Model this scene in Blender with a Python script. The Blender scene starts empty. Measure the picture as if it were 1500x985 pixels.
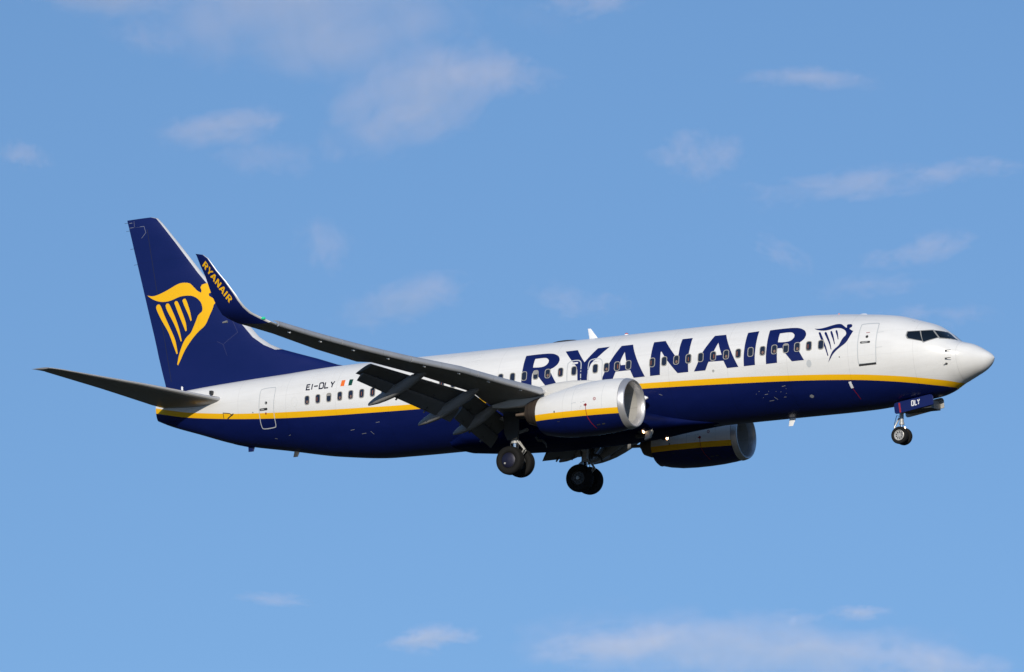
import bpy, bmesh, math, random
import numpy as np
from mathutils import Vector, Matrix
from mathutils.geometry import tessellate_polygon
from mathutils.bvhtree import BVHTree

random.seed(4)
S = bpy.context.scene
COL = S.collection
R_ = math.radians

# ---------------------------------------------------------------- aircraft frame in the world
PITCH = 2.5                      # nose-up attitude on final approach
FLIGHT_LEVEL = 33.4              # metres above the grass of the aircraft's own origin
AIR = Matrix.Translation((0, 0, FLIGHT_LEVEL)) @ Matrix.Rotation(-R_(PITCH), 4, 'Y')

# ---------------------------------------------------------------- camera: long lens, 173 m off the starboard bow
cam_d = bpy.data.cameras.new("camera")
cam = bpy.data.objects.new("camera", cam_d)
COL.objects.link(cam)
S.camera = cam
CAMROT = Matrix(((0.8727202, 0.0975110, 0.4783839), (0.4880549, -0.1487073, -0.8600515), (-0.0127254, 0.9840619, -0.1773706)))
cam.matrix_world = AIR @ Matrix.Translation((62.7530, -150.5550, -28.7150)) @ CAMROT.to_4x4()
cam_d.sensor_width = 36.0
cam_d.lens = 153.235
cam_d.clip_start = 1.0
cam_d.clip_end = 60000.0
CAM_POS = cam.matrix_world.translation.copy()

# ---------------------------------------------------------------- sky and sun
SUN_AZ, SUN_EL = 21.0, 18.6      # degrees forward of the starboard beam, degrees above the horizon
sun_dir = Vector((math.sin(R_(SUN_AZ)) * math.cos(R_(SUN_EL)), -math.cos(R_(SUN_AZ)) * math.cos(R_(SUN_EL)), math.sin(R_(SUN_EL))))
world = bpy.data.worlds.new("World")
S.world = world
world.use_nodes = True
wn = world.node_tree
bg = wn.nodes["Background"]
sky = wn.nodes.new("ShaderNodeTexSky")
sky.sky_type = 'NISHITA'
sky.sun_disc = False
sky.sun_elevation = R_(SUN_EL)
sky.sun_rotation = math.atan2(sun_dir.x, sun_dir.y)
sky.altitude = 0.0
sky.air_density = 1.0
sky.dust_density = 0.15
sky.ozone_density = 3.0
hs = wn.nodes.new("ShaderNodeHueSaturation")
hs.inputs["Saturation"].default_value = 1.10
hs.inputs["Hue"].default_value = 0.5035
wn.links.new(sky.outputs[0], hs.inputs["Color"])
wn.links.new(hs.outputs[0], bg.inputs["Color"])
bg.inputs["Strength"].default_value = 0.124
stc = wn.nodes.new("ShaderNodeTexCoord")          # world direction, compressed in elevation: a deep, even evening blue
smp = wn.nodes.new("ShaderNodeMapping"); smp.inputs["Scale"].default_value = (1, 1, 0.47); smp.inputs["Location"].default_value = (0, 0, 0.245)
snv = wn.nodes.new("ShaderNodeVectorMath"); snv.operation = 'NORMALIZE'
wn.links.new(stc.outputs["Generated"], smp.inputs[0]); wn.links.new(smp.outputs[0], snv.inputs[0]); wn.links.new(snv.outputs[0], sky.inputs[0])

sun_d = bpy.data.lights.new("sun", 'SUN')
sun_d.energy = 3.45
sun_d.angle = R_(0.5)
sun_d.color = (1.0, 0.925, 0.81)
sun = bpy.data.objects.new("sun", sun_d)
COL.objects.link(sun)
sun.rotation_euler = sun_dir.to_track_quat('Z', 'Y').to_euler()
sun.location = (0, 0, 200)

S.view_settings.view_transform = 'Standard'
S.view_settings.look = 'None'
S.view_settings.exposure = 0.0
S.view_settings.gamma = 1.0
S.view_settings.use_curve_mapping = False
S.render.engine = 'CYCLES'
S.cycles.use_denoising = True
S.cycles.max_bounces = 6
S.cycles.volume_bounces = 0
S.cycles.sample_clamp_indirect = 4.0

# ---------------------------------------------------------------- materials
def material(name, col, rough=0.4, metal=0.0, grime=0.0, grime_scale=1.2, coat=0.0, spec=0.5, emit=None, panels=None, streak=None, bump=0.0):
    m = bpy.data.materials.new(name)
    m.use_nodes = True
    nt = m.node_tree
    b = nt.nodes["Principled BSDF"]
    b.inputs["Base Color"].default_value = (*col, 1)
    b.inputs["Roughness"].default_value = rough
    b.inputs["Metallic"].default_value = metal
    b.inputs["Specular IOR Level"].default_value = spec
    if coat:
        b.inputs["Coat Weight"].default_value = coat
        b.inputs["Coat Roughness"].default_value = 0.08
    if emit:
        b.inputs["Emission Color"].default_value = (*emit[0], 1)
        b.inputs["Emission Strength"].default_value = emit[1]
    N, L = nt.nodes.new, nt.links.new
    cur = None
    if grime or panels or streak:
        tc = N("ShaderNodeTexCoord")
        rgb = N("ShaderNodeRGB"); rgb.outputs[0].default_value = (*col, 1)
        cur = rgb.outputs[0]
        def mult(fac_socket, lo, hi):
            nonlocal cur
            mr = N("ShaderNodeMapRange")
            mr.inputs[1].default_value = lo[0]; mr.inputs[2].default_value = lo[1]
            mr.inputs[3].default_value = hi[0]; mr.inputs[4].default_value = hi[1]
            L(fac_socket, mr.inputs[0])
            mx = N("ShaderNodeMix"); mx.data_type = 'RGBA'; mx.blend_type = 'MULTIPLY'
            mx.inputs[0].default_value = 1.0
            L(cur, mx.inputs[6]); L(mr.outputs[0], mx.inputs[7])
            cur = mx.outputs[2]
        if grime:
            mp = N("ShaderNodeMapping"); mp.inputs["Scale"].default_value = (0.35, 1, 1)
            L(tc.outputs["Object"], mp.inputs[0])
            nz = N("ShaderNodeTexNoise"); nz.inputs["Scale"].default_value = grime_scale
            nz.inputs["Detail"].default_value = 6; nz.inputs["Roughness"].default_value = 0.62
            L(mp.outputs[0], nz.inputs[0])
            mult(nz.outputs[0], (0.3, 0.7), (1 - grime, 1.0))
            mr2 = N("ShaderNodeMapRange")
            mr2.inputs[1].default_value = 0.3; mr2.inputs[2].default_value = 0.7
            mr2.inputs[3].default_value = max(0.02, rough - 0.06); mr2.inputs[4].default_value = rough + 0.08
            L(nz.outputs[0], mr2.inputs[0]); L(mr2.outputs[0], b.inputs["Roughness"])
        if streak:
            mp = N("ShaderNodeMapping"); mp.inputs["Scale"].default_value = streak[0]
            L(tc.outputs["Object"], mp.inputs[0])
            nz = N("ShaderNodeTexNoise"); nz.inputs["Scale"].default_value = 1.0; nz.inputs["Detail"].default_value = 4
            L(mp.outputs[0], nz.inputs[0])
            mult(nz.outputs[0], (0.42, 0.62), (1.0, 1.0 - streak[1]))
        if panels:
            sp = N("ShaderNodeSeparateXYZ"); L(tc.outputs["Object"], sp.inputs[0])
            for axis, step, off, width, dark in panels:
                a = N("ShaderNodeMath"); a.operation = 'MULTIPLY_ADD'
                a.inputs[1].default_value = 1.0 / step; a.inputs[2].default_value = off
                L(sp.outputs[axis], a.inputs[0])
                fr = N("ShaderNodeMath"); fr.operation = 'FRACT'; L(a.outputs[0], fr.inputs[0])
                ct = N("ShaderNodeMath"); ct.operation = 'LESS_THAN'; ct.inputs[1].default_value = width / step
                L(fr.outputs[0], ct.inputs[0])
                mult(ct.outputs[0], (0, 1), (1.0, 1.0 - dark))
        L(cur, b.inputs["Base Color"])
    if bump:
        tc2 = N("ShaderNodeTexCoord")
        nz = N("ShaderNodeTexNoise"); nz.inputs["Scale"].default_value = 9.0; nz.inputs["Detail"].default_value = 3
        L(tc2.outputs["Object"], nz.inputs[0])
        bp = N("ShaderNodeBump"); bp.inputs["Strength"].default_value = bump; bp.inputs["Distance"].default_value = 0.02
        L(nz.outputs[0], bp.inputs["Height"]); L(bp.outputs[0], b.inputs["Normal"])
    return m

FUS_PANELS = [(0, 2.54, 0.13, 0.020, 0.13), (0, 0.508, 0.3, 0.008, 0.05), (2, 0.92, 0.31, 0.012, 0.09)]
M = {
    'white': material("white_paint", (0.80, 0.79, 0.76), 0.30, grime=0.06, panels=FUS_PANELS, streak=((0.25, 3.0, 2.6), 0.05)),
    'radome': material("radome_white", (0.80, 0.79, 0.76), 0.19, spec=0.35, grime=0.04, streak=((0.6, 5.0, 5.0), 0.03)),
    'yellow': material("yellow_paint", (0.93, 0.50, 0.006), 0.34, spec=0.35, grime=0.06, panels=FUS_PANELS[:1]),
    'blue': material("navy_paint", (0.0036, 0.0102, 0.090), 0.32, spec=0.4, grime=0.25, panels=[(0, 2.54, 0.13, 0.022, 0.25)]),
    'finblue': material("navy_fin_paint", (0.0042, 0.0115, 0.096), 0.36, spec=0.32, grime=0.12, grime_scale=0.8, panels=[(2, 1.9, 0.2, 0.012, 0.2)]),
    'letter': material("navy_lettering", (0.0042, 0.0115, 0.096), 0.36, spec=0.35, grime=0.12),
    'black': material("black_lettering", (0.012, 0.014, 0.03), 0.4),
    'orange': material("flag_orange", (0.85, 0.17, 0.02), 0.4),
    'green': material("flag_green", (0.004, 0.06, 0.035), 0.4),
    'red': material("red_marking", (0.30, 0.012, 0.02), 0.4),
    'whitemark': material("white_marking", (0.8, 0.8, 0.8), 0.4),
    'greymark': material("grey_trim", (0.52, 0.54, 0.545), 0.45),
    'darktrim': material("dark_trim", (0.02, 0.02, 0.022), 0.5),
    'frame': material("window_frame", (0.37, 0.355, 0.31), 0.4),
    'pane': material("window_pane", (0.014, 0.020, 0.040), 0.12, spec=0.5),
    'blind': material("window_blind", (0.30, 0.29, 0.27), 0.5),
    'seat': material("seat_behind_window", (0.20, 0.062, 0.03), 0.6),
    'face': material("passenger_behind_window", (0.20, 0.12, 0.09), 0.6),
    'glass': material("cockpit_glass", (0.006, 0.009, 0.013), 0.06, spec=0.7),
    'wing': material("wing_grey", (0.24, 0.24, 0.235), 0.42, grime=0.25, panels=[(1, 1.35, 0.2, 0.015, 0.25), (0, 0.9, 0.4, 0.012, 0.2)]),
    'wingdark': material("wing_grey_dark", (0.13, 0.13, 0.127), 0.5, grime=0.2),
    'fairing': material("fairing_grey", (0.25, 0.25, 0.25), 0.5, spec=0.35, grime=0.2),
    'slat': material("slat_metal", (0.46, 0.47, 0.49), 0.36, metal=0.35, grime=0.15, panels=[(1, 1.1, 0.0, 0.02, 0.2)]),
    'edge': material("leading_edge_metal", (0.66, 0.66, 0.66), 0.36, metal=0.25, grime=0.12),
    'stab': material("tailplane_grey", (0.33, 0.325, 0.315), 0.36, metal=0.3, grime=0.3, panels=[(1, 1.2, 0.1, 0.015, 0.2)]),
    'lip': material("polished_lip", (0.60, 0.59, 0.59), 0.40, metal=0.65, grime=0.10),
    'duct': material("intake_duct", (0.38, 0.37, 0.345), 0.5, grime=0.1, panels=[(2, 0.55, 0.35, 0.02, 0.25)]),
    'titan': material("hot_metal", (0.21, 0.165, 0.135), 0.38, metal=0.75, grime=0.35, streak=((7.0, 1.0, 1.0), 0.45)),
    'plug': material("exhaust_plug_metal", (0.34, 0.26, 0.20), 0.4, metal=0.6, grime=0.2),
    'blade': material("fan_blade", (0.12, 0.12, 0.125), 0.35, metal=0.8),
    'pylon': material("pylon_grey", (0.63, 0.62, 0.59), 0.35, grime=0.1, streak=((0.5, 3, 4), 0.08)),
    'tyre': material("tyre_rubber", (0.010, 0.010, 0.010), 0.8, spec=0.25, grime=0.3, grime_scale=6),
    'rim': material("wheel_rim", (0.52, 0.51, 0.48), 0.4, metal=0.3, grime=0.2, grime_scale=8),
    'rimdark': material("wheel_rim_dark", (0.10, 0.10, 0.10), 0.45, metal=0.4, grime=0.3, grime_scale=8),
    'hubcap': material("navy_hubcap", (0.010, 0.011, 0.035), 0.45, metal=0.2, grime=0.3, grime_scale=5),
    'strut': material("gear_strut_paint", (0.50, 0.50, 0.48), 0.4, metal=0.2, grime=0.3, grime_scale=7),
    'chrome': material("oleo_chrome", (0.75, 0.74, 0.72), 0.15, metal=1.0),
    'gearbay': material("gear_dark_metal", (0.06, 0.06, 0.058), 0.5, metal=0.3, grime=0.3, grime_scale=6),
    'belly': material("belly_navy", (0.0036, 0.009, 0.070), 0.55, spec=0.02, grime=0.35, streak=((0.3, 4, 4), 0.3)),
    'lamp': material("lamp_lit", (1, 0.9, 0.75), 0.3, emit=((1.0, 0.72, 0.42), 9.0)),
    'lamphalo': material("lamp_reflector", (0.9, 0.6, 0.35), 0.25, metal=0.6, emit=((1.0, 0.42, 0.14), 1.1)),
    'navgreen': material("nav_light_green", (0.02, 0.45, 0.22), 0.2, emit=((0.05, 0.8, 0.4), 0.35)),
    'beacon': material("beacon_red", (0.45, 0.02, 0.015), 0.2),
    'radomeline': material("radome_sealant", (0.62, 0.62, 0.61), 0.45),
    'markdim': material("worn_white_marking", (0.24, 0.25, 0.26), 0.5),
    'greyfaint': material("faint_grey_outline", (0.70, 0.70, 0.69), 0.45),
    'joint2': material("fin_joint", (0.16, 0.18, 0.24), 0.5),
    'ckframe': material("cockpit_window_frame", (0.30, 0.30, 0.29), 0.4),
    'joint': material("panel_joint", (0.16, 0.16, 0.17), 0.5),
    'faintline': material("faint_line", (0.045, 0.05, 0.13), 0.5),
    'apu': material("apu_exhaust", (0.05, 0.05, 0.05), 0.5, metal=0.4),
}

# ---------------------------------------------------------------- helpers
def link(o, parent=None):
    COL.objects.link(o)
    if parent is not None:
        o.parent = parent
    return o

def mesh_obj(name, verts, faces, mats, fmat=None, parent=None, sharp=38, weld=False, flip=None):
    me = bpy.data.meshes.new(name)
    me.from_pydata([tuple(v) for v in verts], [], faces)
    mats = mats if isinstance(mats, (list, tuple)) else [mats]
    for m in mats:
        me.materials.append(m)
    if fmat is not None:
        me.polygons.foreach_set("material_index", fmat)
    bm = bmesh.new(); bm.from_mesh(me)
    if weld:
        bmesh.ops.remove_doubles(bm, verts=bm.verts, dist=1e-5)
        bmesh.ops.dissolve_degenerate(bm, edges=bm.edges, dist=1e-6)
    if flip is None:
        bmesh.ops.recalc_face_normals(bm, faces=bm.faces)
    bm.to_mesh(me); bm.free()
    me.polygons.foreach_set("use_smooth", [True] * len(me.polygons))
    me.set_sharp_from_angle(angle=R_(sharp))
    me.update()
    return link(bpy.data.objects.new(name, me), parent)

class MB:
    """collects shapes, links them as one mesh object"""
    def __init__(self): self.v, self.f, self.m = [], [], []
    def add(self, v, f, m=0):
        o = len(self.v); self.v += [tuple(p) for p in v]
        self.f += [tuple(i + o for i in q) for q in f]
        self.m += ([m] * len(f) if isinstance(m, int) else list(m))
        return self
    def loft(self, loops, m=0, cap=True, closed=True):
        n = len(loops[0]); v = [p for l in loops for p in l]; f = []; mm = []
        for i in range(len(loops) - 1):
            for j in range(n if closed else n - 1):
                k = (j + 1) % n
                f.append((i * n + j, i * n + k, (i + 1) * n + k, (i + 1) * n + j))
                mm.append(m[j] if isinstance(m, (list, tuple)) else m)
        if cap:
            f.append(tuple(range(n))); mm.append(m[n // 3] if isinstance(m, (list, tuple)) else m)
            f.append(tuple((len(loops) - 1) * n + j for j in range(n))); mm.append(m[n // 3] if isinstance(m, (list, tuple)) else m)
        return self.add(v, f, mm)
    def tube(self, pts, rad, m=0, n=12, cap=True):
        pts = [Vector(p) for p in pts]; rad = rad if isinstance(rad, (list, tuple)) else [rad] * len(pts)
        loops = []
        for i, p in enumerate(pts):
            d = (pts[min(i + 1, len(pts) - 1)] - pts[max(i - 1, 0)])
            if d.length < 1e-9: d = pts[-1] - pts[0]
            d.normalize()
            a = d.orthogonal().normalized() if i == 0 else (pa - d * pa.dot(d)).normalized()
            pa = a; b = d.cross(a)
            loops.append([p + (a * math.cos(t) + b * math.sin(t)) * rad[i] for t in [2 * math.pi * k / n for k in range(n)]])
        return self.loft(loops, m, cap)
    def lathe(self, prof, origin, axis='y', m=0, n=40, closed=False):
        """prof: (along, radius) pairs spun about the axis through origin"""
        loops = []
        for a, r in prof:
            l = []
            for k in range(n):
                t = 2 * math.pi * k / n; c, s = r * math.cos(t), r * math.sin(t)
                l.append({'y': (c, a, s), 'x': (a, c, s), 'z': (c, s, a)}[axis])
            loops.append([Vector(q) + Vector(origin) for q in l])
        if closed: loops.append(loops[0])
        v = [p for l in loops for p in l]; f = []; mm = []
        for i in range(len(loops) - 1):
            for j in range(n):
                k = (j + 1) % n
                f.append((i * n + j, i * n + k, (i + 1) * n + k, (i + 1) * n + j)); mm.append(m[i] if isinstance(m, (list, tuple)) else m)
        return self.add(v, f, mm)
    def box(self, lo, hi, m=0, taper=None):
        x0, y0, z0 = lo; x1, y1, z1 = hi
        v = [(x, y, z) for x in (x0, x1) for y in (y0, y1) for z in (z0, z1)]
        return self.add(v, [(0, 1, 3, 2), (4, 6, 7, 5), (0, 4, 5, 1), (2, 3, 7, 6), (0, 2, 6, 4), (1, 5, 7, 3)], m)
    def prism(self, pts, off, m=0):
        n = len(pts); v = list(pts) + [Vector(p) + Vector(off) for p in pts]
        f = [tuple(range(n)), tuple(range(n, 2 * n))] + [(i, (i + 1) % n, n + (i + 1) % n, n + i) for i in range(n)]
        return self.add(v, f, m)
    def build(self, name, mats, parent=None, sharp=38, bevel=0, weld=True):
        o = mesh_obj(name, self.v, self.f, mats, self.m, parent, sharp, weld)
        if bevel:
            b = o.modifiers.new("bevel", 'BEVEL'); b.width = bevel; b.segments = 2; b.limit_method = 'ANGLE'; b.angle_limit = R_(35)
        return o

def pchip(xs, ys):
    xs = np.array(xs, float); ys = np.array(ys, float); h = np.diff(xs); d = np.diff(ys) / h; n = len(xs); m = np.zeros(n)
    for i in range(1, n - 1):
        if d[i - 1] * d[i] > 0:
            w1 = 2 * h[i] + h[i - 1]; w2 = h[i] + 2 * h[i - 1]; m[i] = (w1 + w2) / (w1 / d[i - 1] + w2 / d[i])
    m[0] = d[0]; m[-1] = d[-1]
    def f(x):
        x = np.clip(np.asarray(x, float), xs[0], xs[-1]); i = np.clip(np.searchsorted(xs, x, side='right') - 1, 0, n - 2)
        t = (x - xs[i]) / h[i]
        return ys[i]*(1+2*t)*(1-t)**2 + h[i]*m[i]*t*(1-t)**2 + ys[i+1]*t*t*(3-2*t) + h[i]*m[i+1]*t*t*(t-1)
    return f

def smooth_outline(pts, sub=3, corner=32, closed=True):
    """Catmull-Rom between the corners of an outline"""
    n = len(pts); P = [Vector((p[0], p[1])) for p in pts]
    def is_corner(i):
        a = P[i] - P[i - 1]; b = P[(i + 1) % n] - P[i]
        return a.length < 1e-6 or b.length < 1e-6 or abs(a.angle_signed(b)) > R_(corner)
    C = [is_corner(i) for i in range(n)]; out = []
    for i in range(n):
        p1, p2 = P[i], P[(i + 1) % n]; j = (i + 1) % n
        p0 = p1 if C[i] else P[i - 1]; p3 = p2 if C[j] else P[(j + 1) % n]
        if (C[i] and C[j]):
            out.append(p1); continue
        for k in range(sub):
            t = k / sub
            out.append(0.5 * ((2*p1) + (p2-p0)*t + (2*p0-5*p1+4*p2-p3)*t*t + (3*p1-p0-3*p2+p3)*t**3))
    return [(p.x, p.y) for p in out]

# ---------------------------------------------------------------- ground far below the flight path (out of frame)
gm = bpy.data.materials.new("airfield_grass"); gm.use_nodes = True
gb = gm.node_tree.nodes["Principled BSDF"]; gb.inputs["Roughness"].default_value = 0.9
gn = gm.node_tree.nodes.new("ShaderNodeTexNoise"); gn.inputs["Scale"].default_value = 0.02; gn.inputs["Detail"].default_value = 8
gr = gm.node_tree.nodes.new("ShaderNodeValToRGB")
gr.color_ramp.elements[0].color = (0.010, 0.013, 0.005, 1); gr.color_ramp.elements[1].color = (0.032, 0.031, 0.013, 1)
gt = gm.node_tree.nodes.new("ShaderNodeTexCoord")
gm.node_tree.links.new(gt.outputs["Object"], gn.inputs[0]); gm.node_tree.links.new(gn.outputs[0], gr.inputs[0]); gm.node_tree.links.new(gr.outputs[0], gb.inputs["Base Color"])
G = 20000
ground = mesh_obj("ground", [(-G, -G, 0), (G, -G, 0), (G, G, 0), (-G, G, 0)], [(0, 1, 2, 3)], gm)
ground['kind'] = 'structure'

# ---------------------------------------------------------------- the aeroplane
jet = bpy.data.objects.new("passenger_jet", None)
jet.empty_display_size = 2.0
COL.objects.link(jet)
jet.matrix_world = AIR
jet['label'] = "white and navy passenger jet with a yellow stripe, wheels down, flying nose-right"
jet['category'] = "airplane"

# ---- fuselage
KS = [.16,.24,.5,.95,1.5,1.95,2.35,3.0,4,5.2,6.5,8,24,26.5,29,31.5,34,36,37.4,38.0]
ZT = pchip(KS, [-.55,-.43,-.23,.03,.21,.60,.88,1.12,1.42,1.59,1.72,1.80,1.85,1.87,1.86,1.77,1.68,1.58,1.45,1.3])
ZB = pchip(KS, [-.55,-.72,-.97,-1.19,-1.44,-1.69,-1.82,-1.91,-2.01,-2.09,-2.11,-2.11,-2.15,-2.13,-1.89,-1.44,-.97,-.345,.115,.37])
WW = pchip(KS, [0,.2,.46,.78,1.06,1.24,1.36,1.50,1.67,1.80,1.86,1.88,1.88,1.83,1.66,1.38,1.02,.68,.4,.22])
ZC = pchip(KS, [-.55,-.55,-.53,-.46,-.38,-.30,-.24,-.17,-.08,-.02,0,0,0,.05,.2,.4,.62,.8,.88,.92])
YT = pchip([1.2,1.50,1.8,2.13,2.87,3.77,5.12,7.6,10.29,13.03,14.63,18,21,24.45,27.23,30.02,32.94,34.05,36.2,38.0],
           [-1.46,-1.425,-1.385,-1.337,-1.225,-1.107,-.963,-.778,-.622,-.525,-.478,-.435,-.41,-.372,-.27,-.12,.1,.22,.515,.90])
YB = pchip([1.2,1.75,2.2,2.94,3.83,5.17,7.65,10.33,13.06,14.43,18,21,24.03,27.26,30.06,32.98,34.09,36.25,37.8,38.0],
           [-1.66,-1.585,-1.535,-1.425,-1.303,-1.158,-.979,-.848,-.735,-.69,-.65,-.62,-.588,-.497,-.36,-.115,.01,.31,.637,.68])
def half_y(x, z):
    s = -x
    zt, zb, w, zc = float(ZT(s)), float(ZB(s)), float(WW(s)), float(ZC(s))
    a = (zt - zc) if z > zc else (zc - zb)
    q = 1 - ((z - zc) / max(a, 1e-4)) ** 2
    return w * math.sqrt(max(q, 0.0))
def skin(x, z, off=0.0, side=-1):
    y = half_y(x, z)
    e = 0.01
    gx = (half_y(x + e, z) - half_y(x - e, z)) / (2 * e); gz = (half_y(x, z + e) - half_y(x, z - e)) / (2 * e)
    gx = max(-4, min(4, gx)); gz = max(-4, min(4, gz))
    n = Vector((-gx, 1.0, -gz)).normalized()
    p = Vector((x, y, z)) + n * off
    return Vector((p.x, side * p.y, p.z))

ss = np.concatenate([.16 + np.linspace(0, 1, 40) ** 2 * 2.84, np.linspace(3.08, 9, 40), np.linspace(9.4, 24, 30), np.linspace(24.4, 38, 56)])
N1, N2, N3 = 22, 3, 18
loops = []; 
for s in ss:
    zt, zb, w, zc = float(ZT(s)), float(ZB(s)), float(WW(s)), float(ZC(s))
    def ang(z):
        a = (zt - zc) if z > zc else (zc - zb)
        return math.acos(max(-1, min(1, (z - zc) / max(a, 1e-5))))
    t1 = ang(float(YT(s))) if s > 1.25 else math.pi
    t2 = ang(float(YB(s))) if s > 1.25 else math.pi
    t2 = max(t1, t2)
    th = [t1 * i / N1 for i in range(N1)] + [t1 + (t2 - t1) * i / N2 for i in range(N2)] + [t2 + (math.pi - t2) * i / N3 for i in range(N3 + 1)]
    st = []
    for t in th:
        c = math.cos(t); z = zc + (c * (zt - zc) if c > 0 else c * (zc - zb))
        st.append((-s, -w * math.sin(t), z))
    loops.append(st + [(x, -y, z) for x, y, z in st[-2:0:-1]])
half = [0] * N1 + [1] * N2 + [2] * N3
fm = half + half[::-1]
LX = next(i for i, s in enumerate(ss) if s > 1.31)
b = MB()
b.loft(loops[LX - 1:], fm, cap=False)
b.add(loops[-1], [tuple(range(len(loops[-1])))], 3)
fus = b.build("fuselage", [M['white'], M['yellow'], M['blue'], M['apu']], jet, sharp=50)
b = MB(); b.loft(loops[:LX], 0, cap=False)
b.build("radome", [M['radome']], fus, sharp=60)

lp = []
sj = 1.315
for dx, ex_ in ((0, .0015), (.007, .004), (.014, .0015)):
    zt, zb, w, zc = float(ZT(sj + dx)), float(ZB(sj + dx)), float(WW(sj + dx)), float(ZC(sj + dx))
    lp.append([(-(sj + dx), -(w + ex_) * math.sin(t), zc + (math.cos(t) * (zt - zc + ex_) if math.cos(t) > 0 else math.cos(t) * (zc - zb + ex_))) for t in [2 * math.pi * k / 80 for k in range(80)]])
MB().loft(lp, 0, cap=False).build("radome_joint", [M['radomeline']], fus)

# ---- painted shapes laid on a curved skin
def flat_patch(polys, steps_x=None, step_z=0.07):
    """polys: list of (outer, hole, hole...) in (x,z); returns a finely cut triangle mesh as bmesh in the xz plane"""
    bm = bmesh.new()
    for loops_ in polys:
        flat = [Vector((p[0], p[1], 0)) for l in loops_ for p in l]
        vs = [bm.verts.new((p.x, 0, p.y)) for p in flat]
        for t in tessellate_polygon([[Vector((p[0], p[1], 0)) for p in l] for l in loops_]):
            try: bm.faces.new([vs[i] for i in t])
            except ValueError: pass
    xs = [v.co.x for v in bm.verts]; zs = [v.co.z for v in bm.verts]
    z = math.floor(min(zs) / step_z) * step_z
    while z < max(zs):
        g = bm.verts[:] + bm.edges[:] + bm.faces[:]
        bmesh.ops.bisect_plane(bm, geom=g, plane_co=(0, 0, z), plane_no=(0, 0, 1), dist=1e-5); z += step_z
    if steps_x:
        x = math.floor(min(xs) / steps_x) * steps_x
        while x < max(xs):
            g = bm.verts[:] + bm.edges[:] + bm.faces[:]
            bmesh.ops.bisect_plane(bm, geom=g, plane_co=(x, 0, 0), plane_no=(1, 0, 0), dist=1e-5); x += steps_x
    return bm
def finish(bm, name, mat, parent, outward):
    bmesh.ops.recalc_face_normals(bm, faces=bm.faces)
    for f in bm.faces:
        f.normal_update()
        if f.normal.dot(outward) < 0: f.normal_flip()
        f.smooth = True
    me = bpy.data.meshes.new(name); bm.to_mesh(me); bm.free()
    for m_ in (mat if isinstance(mat, list) else [mat]): me.materials.append(m_)
    return link(bpy.data.objects.new(name, me), parent)
def skin_patch(name, polys, mat, parent, off=0.004, side=-1, steps_x=None):
    bm = flat_patch(polys, steps_x)
    for v in bm.verts: v.co = skin(v.co.x, v.co.z, off, side)
    return finish(bm, name, mat, parent, Vector((0, side, 0)))
def ribbon(pts, w, closed=False):
    """polyline to a list of quads (as polys)"""
    P = [Vector(p) for p in pts]; n = len(P); L, Rr = [], []
    for i in range(n):
        a = P[i] - P[i - 1] if (i > 0 or closed) else P[1] - P[0]
        c = P[(i + 1) % n] - P[i] if (i < n - 1 or closed) else P[-1] - P[-2]
        a.normalize(); c.normalize(); t = (a + c)
        if t.length < 1e-6: t = a
        t.normalize(); nrm = Vector((-t.y, t.x)); k = 1 / max(0.5, nrm.dot(Vector((-a.y, a.x))))
        L.append(P[i] + nrm * w / 2 * k); Rr.append(P[i] - nrm * w / 2 * k)
    return [[[tuple(L[i]), tuple(L[(i + 1) % n]), tuple(Rr[(i + 1) % n]), tuple(Rr[i])]] for i in range(n if closed else n - 1)]
def disc(x, z, r, rz=None, n=20):
    return [[(x + r * math.cos(2 * math.pi * i / n), z + (rz or r) * math.sin(2 * math.pi * i / n)) for i in range(n)]]

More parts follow.
